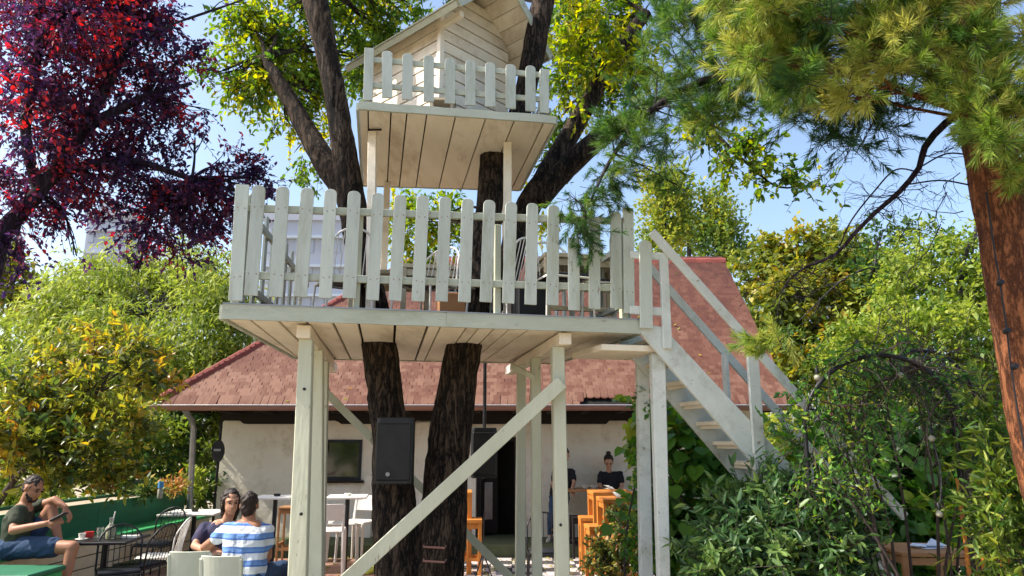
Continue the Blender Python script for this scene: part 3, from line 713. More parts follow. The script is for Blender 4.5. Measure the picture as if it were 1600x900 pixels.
for px, py, w in ((581, 205, .075), (793, 222, .078)):
    p = onz(px, py, ZU); q = at(px - (2 if px < 600 else 0), 470, p.y)
    G().hexa([(q.x - w / 2, p.y, FT), (q.x + w / 2, p.y, FT), (q.x + w / 2, p.y + w, FT), (q.x - w / 2, p.y + w, FT), (p.x - w / 2, p.y, ZU + .004), (p.x + w / 2, p.y, ZU + .004), (p.x + w / 2, p.y + w, ZU + .004), (p.x - w / 2, p.y + w, ZU + .004)]).obj('post', M_['cream'], up, bevel=.004)
for px, py in ((605, 286), (790, 292)):
    p = onz(px, py, ZU); G().box((p.x, p.y, (FT + ZU) / 2), (.07, .07, ZU - FT), rz=R(9)).obj('post', M_['cream'], up, bevel=.004)
p = onz(582, 203, ZU); G().beam((p.x - .03, p.y - .03, ZU - .012), (p.x + .09, p.y - .03, ZU - .012), .02, .012).obj('bolt', M_['blackmetal'], up)

uf_ = thing('small_picket_fence', (UFL.x, UFL.y, UT), 'small white picket railing in front of the playhouse on the upper platform', 'fence')
UP = [(605, 605, 80, 153), (637, 636, 84, 156), (670, 670, 87, 159), (703, 703, 91, 162), (735, 735, 95, 165), (766, 766, 98, 167), (798, 798, 101, 170), (829, 829, 103, 174)]
for tx, bx, ty, by in UP:
    Y0 = on_line(bx, UFL, UFR, ZU + .2).y - .012
    picket(at(bx, by, Y0), at(tx, ty, Y0), .092, .018, uf_, True, dirv=ux_)
for tx, bx, ty, by in ((577, 575, 77, 158), (850, 850, 110, 178)):
    Y0 = on_line(bx, UFL, UFR, ZU + .2).y + .01
    picket(at(bx, by, Y0), at(tx, ty, Y0), .08, .05, uf_, False, dirv=ux_)
for a, b in (((577, 93), (852, 118)), ((577, 133), (852, 156))):
    P = at(a[0], a[1], on_line(a[0], UFL, UFR, ZU + .3).y + .02); Q = at(b[0], b[1], on_line(b[0], UFL, UFR, ZU + .3).y + .02)
    G().beam(P, Q, .025, .05).obj('rail', M_['paint_h'], uf_, bevel=.003)
for P, Q in ((UFR - ux_ * .03 + urx * .08, UBR - ux_ * .05), (UFL + ux_ * .04 + uy_ * .08, UBL + ux_ * .04)):
    d = (Q - P).normalized()
    for k in range(3):
        p = P.lerp(Q, (k + .5) / 6); picket(Vector((p.x, p.y, UT + .02)), Vector((p.x, p.y, UT + .43)), .085, .018, uf_, True, dirv=d)
    for z in (UT + .1, UT + .32):
        G().beam(Vector((P.x, P.y, z)) , Vector((P.lerp(Q, .5).x, P.lerp(Q, .5).y, z)), .022, .045).obj('rail', M_['paint'], uf_)

# ================================================================ PLAYHOUSE (its corner points at the camera)
rv = Vector((math.sin(R(43)), math.cos(R(43)), 0)); lv = Vector((-math.cos(R(43)), math.sin(R(43)), 0))
HC = at(687, 140, 6.4); HC.z = UT
hut = thing('playhouse', (HC.x, HC.y, UT), 'little cream plank playhouse with a pitched roof on the upper platform', 'playhouse')
EH = at(620, 50, 6.52).z - .04; E0 = HC - rv * .2 - lv * .45; Wg = 1.35; RH = .62; GW = Wg - .4; LW = 1.15
pw = .125; nz_ = int((EH - UT) / pw) + 1
def plank_wall(O, d, n_out, length, z0, z1, roofcut=None, mname='cream'):
    z = z0; k = 0
    while z < z1 - .02:
        zb = min(z + pw, z1); a0, a1 = 0.0, length
        if roofcut: 
            a0, a1 = roofcut(z); b0_, b1_ = roofcut(zb - .008)
            if a1 - a0 < .04: break
            if b1_ < b0_: b0_ = b1_ = (b0_ + b1_) / 2
        else: b0_, b1_ = a0, a1
        P = [O + d * a0, O + d * a1, O + d * b1_, O + d * b0_]; zz = [z, z, zb - .009, zb - .009]
        f = [Vector((p.x, p.y, q)) for p, q in zip(P, zz)]; o2 = n_out * .018; tilt = n_out * .006
        q8 = [f[0] + o2 + tilt, f[1] + o2 + tilt, f[1], f[0], f[3] + o2, f[2] + o2, f[2], f[3]]
        G().hexa(q8).obj('wall_plank', M_[mname], hut, bevel=.002)
        z += pw; k += 1
def gablecut(z):
    if z < EH: return 0, GW
    t = (z - EH) / RH * Wg / 2 ; a0 = max(0, t - .2); a1 = min(GW, Wg - t - .2); return a0, a1
plank_wall(HC, rv, -lv, GW, UT, EH + RH - .12, gablecut)
plank_wall(HC + lv * LW, rv, lv, GW, UT, EH + RH - .12, gablecut)
plank_wall(HC, lv, -rv, LW, UT, EH + .12)
plank_wall(HC + rv * GW, lv, rv, LW, UT, EH + .12)
def ubox(P, d, w, z0, z1): 
    return G().box((P.x, P.y, (z0 + z1) / 2), (w, w, z1 - z0), rz=R(45))
ubox(HC - rv * .012 - lv * .012, 0, .055, UT, EH + .2).obj('corner_post', M_['cream'], hut, bevel=.003)
# dark lining behind the planks
G().add([Vector((p.x, p.y, z)) for z in (UT + .01, EH + .05) for p in (HC + rv * .02 + lv * .02, HC + rv * (GW - .02) + lv * .02, HC + rv * (GW - .02) + lv * (LW - .02), HC + rv * .02 + lv * (LW - .02))],
        [(0, 1, 2, 3), (7, 6, 5, 4), (0, 4, 5, 1), (1, 5, 6, 2), (2, 6, 7, 3), (3, 7, 4, 0)]).obj('lining', M_['darkwood'], hut)
# roof slabs made of boards running along the ridge
LR = 1.78; apex0 = E0 + rv * Wg / 2
def roof_side(sgn):
    base = E0 if sgn > 0 else E0 + rv * Wg
    dirn = rv * sgn * (Wg / 2) + Vector((0, 0, RH)); L = dirn.length; dn = dirn.normalized()
    nb = 6; nrm_ = dn.cross(lv).normalized(); nrm_ = nrm_ if nrm_.z > 0 else -nrm_
    b3 = Vector((base.x, base.y, EH))
    for k in range(nb):
        a = b3 + dn * (L * k / nb + .003); b = b3 + dn * (L * (k + 1) / nb - .003)
        q = [a, a + lv * LR, b + lv * LR, b]; t_ = nrm_ * .018
        G().hexa([p for p in q] + [p + t_ for p in q]).obj('roof_board', M_['cream'], hut, bevel=.002)
    q = [b3 - dn * .03 - lv * .02 + nrm_ * .02, b3 - dn * .03 + lv * (LR + .02) + nrm_ * .02, b3 + dn * (L + (.01 if sgn > 0 else 0)) + lv * (LR + .02) + nrm_ * .02, b3 + dn * (L + (.01 if sgn > 0 else 0)) - lv * .02 + nrm_ * .02]
    G().hexa(q + [p + nrm_ * .012 for p in q]).obj('roof_covering', M_['paint_h'], hut)
    G().beam(b3 - lv * .012 + nrm_ * -.02 , b3 + dn * L - lv * .012 + nrm_ * -.02, .02, .075, up=nrm_).obj('barge_board', M_['paint_h'], hut, bevel=.003)
    G().beam(b3 - dn * .012 - nrm_ * .015, b3 - dn * .012 + lv * LR - nrm_ * .015, .02, .06, up=nrm_).obj('eave_trim', M_['paint_h'], hut, bevel=.003)
roof_side(1); roof_side(-1)
G().beam(HC + Vector((0, 0, 0)) + lv * -.3 + Vector((0, 0, EH - UT + .03)), HC + lv * .02 + Vector((0, 0, EH - UT + .03)), .05, .06).obj('roof_bracket', M_['cream'], hut)
# ================================================================ VEGETATION TOOLS
RG = np.random.default_rng(11)
def unit(a): return a / np.maximum(np.linalg.norm(a, axis=-1, keepdims=True), 1e-9)
def leaf_arrays(P, D, N, L, W, shape=0, fold=0.15):
    """P base (n,3), D long axis, N approx normal, L length, W width -> verts, quads"""
    n = len(P); D = unit(D); Sd = unit(np.cross(D, N)); N = unit(np.cross(Sd, D)); L = L[:, None]; W = W[:, None]
    if shape == 0:
        v = np.stack([P, P + D * L * .45 + Sd * W * .5 + N * W * fold, P + D * L, P + D * L * .45 - Sd * W * .5 + N * W * fold], 1)
        q = np.arange(n * 4).reshape(n, 4); return v.reshape(-1, 3), q, 4
    v = np.stack([P, P + D * L * .28 + Sd * W * .5 + N * W * fold, P + D * L * .66 + Sd * W * .40 + N * W * fold - N * L * .04, P + D * L - N * L * .12,
                  P + D * L * .66 - Sd * W * .40 + N * W * fold - N * L * .04, P + D * L * .28 - Sd * W * .5 + N * W * fold], 1)
    b = np.arange(n)[:, None] * 6
    q = np.concatenate([b + np.array([[0, 1, 2, 3]]), b + np.array([[0, 3, 4, 5]])], 1).reshape(-1, 4)
    return v.reshape(-1, 3), q, 6
def npmesh(name, v, q, m, tint=None, k=4, origin=(0, 0, 0)):
    me = bpy.data.meshes.new(name); nv = len(v); nf = len(q)
    me.vertices.add(nv); me.vertices.foreach_set('co', (v - np.array(origin)).astype(np.float32).ravel())
    kk = q.shape[1]; me.loops.add(nf * kk); me.loops.foreach_set('vertex_index', q.astype(np.int32).ravel())
    me.polygons.add(nf); me.polygons.foreach_set('loop_start', np.arange(0, nf * kk, kk, dtype=np.int32)); me.polygons.foreach_set('loop_total', np.full(nf, kk, dtype=np.int32))
    if tint is not None:
        a = me.attributes.new('tint', 'FLOAT', 'POINT'); a.data.foreach_set('value', np.repeat(tint, k).astype(np.float32))
    me.materials.append(m); me.update(calc_edges=True); return me
def part_np(name, v, q, m, parent, tint=None, k=4):
    M = world_of(parent); o = M.translation
    ob = inst(name, npmesh(name, v, q, m, tint, k, tuple(o)), M, parent); ob['kind'] = 'stuff'; return ob
def blobs_px(lst):
    out = []
    for b in lst:
        px, py, r, Y = b[:4]; ry = b[4] if len(b) > 4 else r; dr = b[5] if len(b) > 5 else None; w = b[6] if len(b) > 6 else 1
        c = at(px, py, Y); s = dep(c) / F
        out.append((np.array(c), np.array([r * s, (dr if dr else (r + ry) / 2 * s), ry * s]), r * ry * w))
    return out
def sph(n):
    a = RG.normal(size=(n, 3)); return unit(a)
def crown(parent, m, blobs, dens, leaf, asp=.5, per=10, tlen=.25, clump=.35, cl_per=14, droop=.2, shape=0, tintc=.5, tintv=.22, patch=.25, shell=.45, twigs=True, name='crown', flat=.5, sun_tint=0.0, twigmat='twig', tw_r=.004):
    """clumps of leafy twigs spread through the blobs"""
    TP = []; TD = []; TT = []
    for c, r, w in blobs:
        nt = max(2, int(dens * w / 1000.0)); nc = max(1, int(round(nt / cl_per)))
        u = RG.random((nc, 1)) ** shell; cc = c + sph(nc) * r * u * 0.92
        ct = RG.normal(0, patch, nc)
        idx = RG.integers(0, nc, nt); pos = cc[idx] + RG.normal(size=(nt, 3)) * r.mean() * clump * .42
        out = unit(pos - c); d = unit(out * .8 + RG.normal(size=(nt, 3)) * .6 + np.array([0, 0, -droop]))
        TP.append(pos); TD.append(d); TT.append(ct[idx])
    TP = np.concatenate(TP); TD = np.concatenate(TD); TT = np.concatenate(TT); nt = len(TP)
    tl = tlen * RG.uniform(.6, 1.25, nt)
    t = (np.arange(per) + .5) / per
    P = TP[:, None, :] + TD[:, None, :] * (tl[:, None, None] * t[None, :, None]) + np.array([0, 0, -1.0]) * (droop * .5 * tl[:, None, None] * (t ** 2)[None, :, None])
    P = P.reshape(-1, 3); n = len(P)
    Dd = np.repeat(TD, per, 0); D = unit(Dd * .6 + RG.normal(size=(n, 3)) * .75 + np.array([0, 0, -droop * .6]))
    N = unit(RG.normal(size=(n, 3)) * flat + np.array([0, 0, 1.0]))
    L = leaf * RG.uniform(.65, 1.2, n); W = L * asp * RG.uniform(.8, 1.2, n)
    v, q, k = leaf_arrays(P, D, N, L, W, shape)
    tint = np.clip(tintc + np.repeat(TT, per) + RG.normal(0, tintv, n), 0.01, .99)
    o = part_np(name, v, q, m, parent, tint, k)
    if twigs:
        A = TP; B = TP + TD * tl[:, None] + np.array([0, 0, -1.0]) * (droop * .5 * tl[:, None])
        sticks(parent, A, B, tw_r, twigmat, 'twigs')
    return o, n
def sticks(parent, A, B, r, m, name):
    n = len(A); d = unit(B - A); u = unit(np.cross(d, np.array([0.3, 0.2, 1.0]))); w = np.cross(d, u)
    ang = np.array([0, 2.094, 4.189]); vs = []
    off = u[:, None, :] * np.cos(ang)[None, :, None] + w[:, None, :] * np.sin(ang)[None, :, None]
    v = np.concatenate([A[:, None, :] + off * r, B[:, None, :] + off * r * .4], 1).reshape(-1, 3)
    b = np.arange(n)[:, None] * 6
    q = np.concatenate([b + np.array([[0, 1, 4, 3]]), b + np.array([[1, 2, 5, 4]]), b + np.array([[2, 0, 3, 5]])], 1).reshape(-1, 4)
    return part_np(name, v, q, M_[m], parent)
def smooth_path(pts, n):
    P = np.array([tuple(p) for p in pts], float); 
    if len(P) == 2: P = np.stack([P[0], (P[0] + P[1]) / 2, P[1]])
    out = []; Pp = np.vstack([2 * P[0] - P[1], P, 2 * P[-1] - P[-2]])
    seg = len(P) - 1; per = max(2, n // seg)
    for i in range(seg):
        p0, p1, p2, p3 = Pp[i:i + 4]
        for k in range(per):
            t = k / per
            out.append(.5 * ((2 * p1) + (-p0 + p2) * t + (2 * p0 - 5 * p1 + 4 * p2 - p3) * t * t + (-p0 + 3 * p1 - 3 * p2 + p3) * t ** 3))
    out.append(P[-1]); return np.array(out)
def bark_tube(pts, radii, n_around=28, per_m=26, amp=.10, fr=7.0, vs=.22, ridge=True):
    """trunk with furrows as real relief"""
    P = [Vector(p) for p in pts]; Ltot = sum((P[i + 1] - P[i]).length for i in range(len(P) - 1))
    N = max(6, int(Ltot * per_m)); path = smooth_path(P, N)
    seg = len(pts) - 1; per = (len(path) - 1) / seg
    rad = [float(np.interp(i / per, range(len(radii)), radii)) for i in range(len(path))]
    g = G(); g.tube([Vector(p) for p in path], rad, n_around)
    k = 0; nv = []
    for i in range(len(path)):
        c = Vector(path[i])
        for j in range(n_around):
            v = Vector(g.v[i * n_around + j]); d = v - c; a = 2 * math.pi * j / n_around
            q = Vector((v.x * fr, v.y * fr, v.z * fr * vs))
            h = noise.noise(q) * .7 + noise.noise(q * 2.3) * .45
            h = -abs(h) * 1.8 + .35 if ridge else h
            h += .6 * noise.noise(Vector((v.x * 1.5, v.y * 1.5, v.z * 1.1)))
            nv.append(tuple(c + d * (1 + amp * h)))
    g.v = nv; return g
def merge(gs):
    g = G()
    for x in gs: g.add(x.v, x.f)
    return g
def auto_branches(parent, anchor_pts, blobs, r0, mname, name='branch', n_around=6, sag=.1, sub=3, seed=1):
    rnd = random.Random(seed); g = G()
    for c, r, w in blobs:
        c = Vector(c); a = min(anchor_pts, key=lambda p: (Vector(p) - c).length + rnd.uniform(0, .3)); a = Vector(a)
        m1 = a.lerp(c, .4) + Vector((rnd.uniform(-1, 1), rnd.uniform(-1, 1), rnd.uniform(-.3, 1))) * (c - a).length * .10
        pth = smooth_path([a, m1, c], 8); rr = np.linspace(r0, r0 * .35, len(pth)); g.tube([Vector(p) for p in pth], list(rr), n_around)
        for k in range(sub):
            e = c + Vector((rnd.uniform(-1, 1) * r[0], rnd.uniform(-1, 1) * r[1], rnd.uniform(-.8, .9) * r[2])) * .85
            s = Vector(pth[int(len(pth) * rnd.uniform(.45, .9))]); mm = s.lerp(e, .5) + Vector((rnd.uniform(-1, 1), rnd.uniform(-1, 1), rnd.uniform(-1, 1))) * (e - s).length * .15
            pp = smooth_path([s, mm, e], 6); g.tube([Vector(p) for p in pp], list(np.linspace(r0 * .42, r0 * .1, len(pp))), 5)
    return g.obj(name, M_[mname], parent, smooth=True)

# leaf colours (pine and plum also carry sun and shade in the tint; 0 = darker kinds, 1 = lighter or yellowing ones)
LM = {}
LM['walnut'] = leafmat('walnut_leaf', [(0, (0.04, 0.10, 0.02)), (.45, (0.13, 0.23, 0.03)), (.75, (0.32, 0.38, 0.03)), (1, (0.60, 0.52, 0.03))], trans=.55)
LM['plum'] = leafmat('plum_leaf', [(0, (0.035, 0.020, 0.075)), (.5, (0.070, 0.026, 0.075)), (.74, (0.20, 0.026, 0.045)), (1, (0.60, 0.06, 0.06))], trans=.48, tcol=1.9, spec=.45)
LM['willow'] = leafmat('pale_leaf', [(0, (0.10, 0.17, 0.03)), (.5, (0.25, 0.31, 0.05)), (1, (0.44, 0.46, 0.12))], trans=.45)
LM['dark'] = leafmat('dark_leaf', [(0, (0.02, 0.06, 0.02)), (.5, (0.05, 0.12, 0.025)), (1, (0.14, 0.2, 0.03))], trans=.35)
LM['magnolia'] = leafmat('magnolia_leaf', [(0, (0.05, 0.09, 0.022)), (.35, (0.15, 0.18, 0.03)), (.6, (0.36, 0.35, 0.05)), (.82, (0.50, 0.36, 0.05)), (1, (0.42, 0.20, 0.05))], trans=.5, spec=.6, rough=.35)
LM['autumn'] = leafmat('autumn_leaf', [(0, (0.06, 0.10, 0.025)), (.4, (0.18, 0.22, 0.035)), (.75, (0.38, 0.33, 0.04)), (1, (0.46, 0.24, 0.04))], trans=.4)
LM['poplar'] = leafmat('poplar_leaf', [(0, (0.06, 0.13, 0.035)), (.5, (0.17, 0.25, 0.04)), (1, (0.40, 0.38, 0.05))], trans=.4)
LM['right'] = leafmat('fresh_leaf', [(0, (0.05, 0.12, 0.022)), (.5, (0.20, 0.28, 0.04)), (1, (0.42, 0.45, 0.08))], trans=.45)
LM['vine'] = leafmat('vine_leaf', [(0, (0.02, 0.065, 0.018)), (.5, (0.07, 0.18, 0.03)), (.85, (0.15, 0.32, 0.035)), (1, (0.36, 0.40, 0.05))], trans=.4, spec=.45, rough=.4)
LM['oleander'] = leafmat('oleander_leaf', [(0, (0.025, 0.07, 0.03)), (.5, (0.07, 0.15, 0.05)), (1, (0.20, 0.30, 0.08))], trans=.35, spec=.5, rough=.4)
LM['varieg'] = leafmat('variegated_leaf', [(0, (0.04, 0.09, 0.03)), (.5, (0.15, 0.2, 0.04)), (.8, (0.38, 0.36, 0.08)), (1, (0.5, 0.22, 0.08))], trans=.35)
LM['needle'] = leafmat('pine_needle', [(0, (0.02, 0.07, 0.03)), (.45, (0.08, 0.17, 0.03)), (.75, (0.22, 0.32, 0.05)), (1, (0.46, 0.45, 0.11))], trans=.42, spec=.4)
LM['grey'] = leafmat('silver_leaf', [(0, (0.2, 0.2, 0.17)), (1, (0.5, 0.5, 0.44))], trans=.3)

# ================================================================ THE WALNUT TREE THAT CARRIES THE PLATFORMS
ty = 6.45
root = at(655, 900, ty); tree = thing('walnut_tree', (root.x, ty, 0), 'large dark furrowed walnut tree whose twin trunks rise through the platforms', 'tree')
def pts(lst): return [at(a, b, c) for a, b, c in lst]
t1 = pts([(640, 1060, 6.5), (628, 900, 6.5), (616, 790, 6.48), (612, 690, 6.45), (600, 600, 6.42), (592, 535, 6.4), (566, 400, 6.5), (548, 310, 6.6), (540, 250, 6.62), (524, 150, 6.6), (508, 70, 6.6), (488, -20, 6.6), (470, -120, 6.7)])
r1 = [.25, .225, .19, .158, .158, .158, .135, .128, .113, .106, .112, .128, .11]
t2 = pts([(680, 1060, 6.5), (683, 900, 6.5), (693, 800, 6.5), (700, 700, 6.5), (712, 620, 6.5), (724, 548, 6.5), (748, 420, 6.6), (764, 330, 6.7), (768, 280, 6.75), (770, 242, 6.8)])
r2 = [.25, .22, .20, .185, .165, .16, .15, .13, .13, .12]
z9 = ZU + .45
t2b = [at(770, 242, 6.8), Vector((at(815, 175, 6.75).x - .08, 6.75, ZU + .25)), at(826, 120, 6.75), at(836, 70, 6.78), at(848, 5, 6.8), at(862, -80, 6.85), at(880, -200, 7)]
r2b = [.11, .115, .115, .12, .12, .11, .09]
bark_tube(t1, r1, 48, 34, amp=.15, fr=9).obj('trunk', M_['bark'], tree, smooth=True)
bark_tube(t2, r2, 48, 34, amp=.15, fr=9).obj('trunk', M_['bark'], tree, smooth=True)
bark_tube(t2b, r2b, 34, 26, amp=.14, fr=9).obj('limb', M_['bark'], tree, smooth=True)
t3 = pts([(728, 545, 6.6), (790, 430, 7.0), (815, 345, 7.3), (850, 280, 7.4), (885, 220, 7.5), (925, 150, 7.5), (965, 80, 7.5), (1010, 20, 7.5)])
bark_tube(t3, [.12, .13, .14, .13, .108, .098, .085, .07], 30, 24).obj('limb', M_['bark'], tree, smooth=True)
t4 = pts([(840, 315, 7.32), (880, 268, 7.3), (930, 222, 7.2), (985, 185, 7.1), (1050, 150, 7.0)])
bark_tube(t4, [.12, .12, .11, .09, .06], 22, 20).obj('limb', M_['bark'], tree, smooth=True)
t5 = pts([(538, 300, 6.65), (515, 265, 6.75), (485, 215, 6.85), (455, 160, 6.9), (430, 120, 6.9), (415, 90, 6.95)])
bark_tube(t5, [.10, .125, .105, .085, .07, .04], 22, 20).obj('limb', M_['bark'], tree, smooth=True)
# iron steps / staples on the right trunk near its foot
for py in (853, 875):
    p = at(678, py, 6.26); G().tube([p + Vector((-.09, .05, 0)), p + Vector((-.08, -.05, 0)), p + Vector((.09, -.05, -.01)), p + Vector((.1, .06, 0))], .009, 6).obj('iron_staple', M_['gutter'], tree)
wb = blobs_px([(430, 45, 50, 7.6, 48), (375, 20, 36, 7.3, 24), (400, 120, 52, 7.2, 42), (372, 118, 30, 7.3, 26), (470, 100, 42, 8.0, 55), (450, 190, 26, 8.0, 30), (480, 230, 20, 8.3, 55), (560, 25, 40, 8.2, 40), (600, 15, 45, 8.6, 30), (560, 90, 30, 8.6, 45),
                (500, 165, 22, 8.4, 50), (640, 5, 34, 8.8, 18), (440, -40, 70, 7.6, 40), (560, -50, 70, 8, 40), (700, -60, 60, 8, 30),
                (905, 30, 45, 8.2, 42), (890, 90, 34, 8.6, 50), (950, 50, 45, 8.0, 45), (930, 120, 32, 8.2, 38), (985, 100, 40, 7.8, 45), (1010, 30, 40, 7.8, 40), (880, 180, 24, 8.8, 36), (930, -40, 70, 8, 40), (860, 240, 12, 8.4, 40)])
wb += blobs_px([(600, 60, 44, 8.8, 46), (560, 60, 36, 8.6, 50), (640, 30, 30, 9, 24), (520, 40, 26, 8.4, 50), (410, 70, 46, 7.4, 46), (350, 110, 22, 7.2, 20), (490, 150, 30, 8.2, 40), (470, 20, 40, 7.8, 40), (905, 100, 34, 8.4, 40), (960, 90, 44, 8.0, 40), (880, 130, 24, 8.8, 40)])
crown(tree, LM['walnut'], wb, 46, .082, asp=.48, per=8, tlen=.32, clump=.40, cl_per=9, droop=.35, shape=1, tintc=.5, patch=.24, tintv=.12, shell=.5)
auto_branches(tree, [tuple(p) for p in (t1[9], t1[11], t5[3], t5[5], t5[4], t3[5], t3[6], t3[7], t4[3], t2b[4])], wb, .028, 'bark', sub=4)
crown(tree, LM['walnut'], blobs_px([(900, 55, 40, 7.3, 40), (950, 35, 40, 7.2, 36), (985, 85, 26, 7.1, 30), (925, 110, 26, 7.3, 26), (880, 20, 26, 7.4, 30), (905, 165, 14, 7.5, 20)]), 40, .085, asp=.48, per=8, tlen=.3, clump=.4, cl_per=8, droop=.35, shape=1, tintc=.68, patch=.15, tintv=.12)
# small leafy twigs seen between the decks
wl_ = blobs_px([(650, 345, 45, 9.5, 45), (700, 350, 40, 9.8, 45), (615, 335, 22, 9.5, 30), (850, 330, 22, 9.3, 30), (650, 400, 50, 9.6, 26)])
crown(tree, LM['walnut'], wl_, 50, .10, per=9, tlen=.3, clump=.4, cl_per=9, droop=.35, tintc=.66, patch=.18, tintv=.12, name='low_foliage')
auto_branches(tree, [tuple(t3[2])], wl_[:3], .02, 'bark', 'low_branch', sub=2)
# long leafy spray hanging in the sky right of the platforms
sp = pts([(1050, 150, 7.0), (1100, 190, 6.6), (1140, 230, 6.4), (1175, 262, 6.3), (1215, 292, 6.2), (1262, 290, 6.15), (1300, 292, 6.1)])
bark_tube(sp, [.03, .02, .016, .013, .010, .007, .004], 6, 10, amp=0).obj('hanging_branch', M_['bark'], tree, smooth=True)
sb = blobs_px([(1100, 195, 26, 6.6, 26), (1135, 225, 26, 6.4, 24), (1165, 215, 26, 6.4, 20), (1160, 265, 26, 6.3, 18), (1200, 250, 22, 6.3, 20), (1215, 285, 24, 6.2, 16), (1250, 285, 24, 6.15, 14), (1285, 292, 20, 6.1, 10), (1145, 245, 18, 6.35, 14), (1085, 215, 24, 6.6, 26), (1190, 295, 16, 6.2, 8)])
crown(tree, LM['walnut'], sb, 42, .075, per=7, tlen=.22, clump=.5, cl_per=5, droop=.3, shape=1, tintc=.4, patch=.2, tintv=.15, name='hanging_spray')

# ================================================================ PURPLE PLUM, UPPER LEFT
pl = thing('purple_plum_tree', (-5.6, 5.2, 0), 'purple-leaved plum tree with dark red foliage filling the upper left', 'tree')
pt = [(-5.6, 5.2, 0), (-5.5, 5.2, 1.5), tuple(at(-60, 480, 5.4)), tuple(at(0, 370, 5.5)), tuple(at(60, 300, 5.6)), tuple(at(130, 200, 5.8)), tuple(at(190, 80, 5.9)), tuple(at(220, -60, 6))]
bark_tube(pt, [.14, .12, .10, .075, .06, .05, .04, .02], 16, 14).obj('trunk', M_['bark_plum'], pl, smooth=True)
for q in ([(30, 330, 5.55), (100, 270, 5.7), (200, 250, 6), (300, 280, 6.2), (380, 300, 6.3)], [(60, 300, 5.6), (40, 200, 5.5), (60, 80, 5.5), (50, -20, 5.5)], [(130, 200, 5.8), (230, 150, 6.0), (300, 130, 6.1)]):
    bark_tube(pts(q), list(np.linspace(.05, .015, len(q))), 10, 12).obj('limb', M_['bark_plum'], pl, smooth=True)
PB = [(40, 20, 70, 5.6), (120, 20, 70, 5.9), (200, 20, 60, 6.1), (40, 110, 70, 5.5), (120, 110, 72, 5.8), (205, 100, 65, 6.1), (270, 100, 38, 6.2), (60, 200, 72, 5.5), (150, 200, 72, 5.9), (230, 190, 56, 6.1), (285, 190, 24, 6.3, 34),
      (60, 275, 62, 5.6, 50), (150, 272, 60, 6.0, 48), (230, 265, 60, 6.2, 42), (300, 285, 52, 6.3, 46), (350, 255, 36, 6.3, 28), (385, 290, 32, 6.4, 26), (310, 340, 50, 6.4, 34), (335, 380, 24, 6.4, 18), (255, 340, 44, 6.4, 40), (20, 350, 34, 5.6, 44), (90, 330, 30, 5.8, 22), (22, 405, 14, 5.6, 36), (40, -50, 90, 5.7), (160, -50, 90, 6.0), (250, 20, 34, 6.2, 50), (215, 380, 18, 6.5, 14), (215, 430, 9, 6.6, 22), (390, -4, 10, 6.3, 8), (305, 215, 26, 6.3, 12), (405, 272, 24, 6.4, 16), (420, 282, 12, 6.4, 8), (365, 320, 26, 6.4, 26), (345, 350, 26, 6.4, 22), (285, 390, 26, 6.5, 16), (180, 330, 40, 6.3, 14), (320, 170, 12, 6.3, 8), (300, 90, 22, 6.3, 16), (240, 330, 60, 6.5, 44), (120, 400, 7, 6.3, 6), (110, 345, 18, 6.0, 12), (100, 10, 80, 5.2)]
PBb = blobs_px(PB)
red_ = [b for b, q_ in zip(PBb, PB) if q_[0] < 150 and q_[1] < 290]; vio_ = [b for b, q_ in zip(PBb, PB) if not (q_[0] < 150 and q_[1] < 290)]  # left part redder: sunlight on new red growth put into the leaf tint
for bb_, tc_ in ((red_, .56), (vio_, .39)):
    crown(pl, LM['plum'], bb_, 36 if tc_ > .4 else 50, .050, asp=.55, per=8, tlen=.24, clump=.34, cl_per=9, droop=.25, shape=1, tintc=tc_, patch=.22, tintv=.15, shell=.5, twigmat='bark_plum')
auto_branches(pl, [tuple(at(60, 300, 5.6)), tuple(at(130, 200, 5.8)), tuple(at(190, 80, 5.9)), tuple(at(100, 270, 5.7)), tuple(at(300, 280, 6.2)), tuple(at(40, 200, 5.5)), tuple(at(60, 80, 5.5)), tuple(at(230, 150, 6.0))], PBb, .016, 'bark_plum', sub=4)

# ================================================================ LEFT BACKGROUND
def simple_tree(name, label, bl, base, m, leafl, dens, trunk_r=.12, group=None, bark='bark_grey', **kw):
    B = blobs_px(bl); c = sum((b[0] for b in B), np.zeros(3)) / len(B); bx, by = base
    t = thing(name, (bx, by, 0), label, 'tree' if 'tree' in name else 'shrub', group)
    top_ = Vector((c[0], c[1], c[2])); g = bark_tube([(bx, by, 0), (bx * .97 + top_.x * .03, by, top_.z * .4), tuple(top_)], [trunk_r, trunk_r * .75, trunk_r * .35], 12, 6, amp=.06)
    g.obj('trunk', M_[bark], t, smooth=True)
    auto_branches(t, [(bx * .8 + top_.x * .2, by * .8 + top_.y * .2, top_.z * .5), tuple(top_)], B, trunk_r * .28, bark, sub=2)
    crown(t, m, B, dens, leafl, **kw); return t
simple_tree('willow_tree', 'pale yellow-green weeping tree behind the green planter on the left',
    [(50, 520, 80, 15, 60), (130, 450, 70, 15, 46), (90, 480, 60, 14.5, 40), (210, 440, 70, 15.5, 52), (170, 520, 90, 14, 60), (270, 440, 60, 15.5, 50), (330, 430, 46, 15, 46), (300, 520, 90, 14, 70), (350, 480, 44, 14.5, 60), (30, 600, 80, 14, 70), (220, 600, 90, 13.6, 60), (340, 580, 60, 14, 60), (370, 530, 30, 14.2, 40), (300, 640, 70, 13.8, 60), (380, 420, 30, 16, 30), (110, 428, 46, 16, 34), (180, 415, 50, 16, 36), (250, 408, 50, 16, 36), (320, 402, 44, 16, 36), (350, 445, 40, 15, 40)],
    (-7.8, 15), LM['willow'], .16, 80, .2, per=10, asp=.28, tlen=.7, clump=.4, cl_per=10, droop=1.0, tintc=.52, patch=.18, tintv=.15, twigs=False)
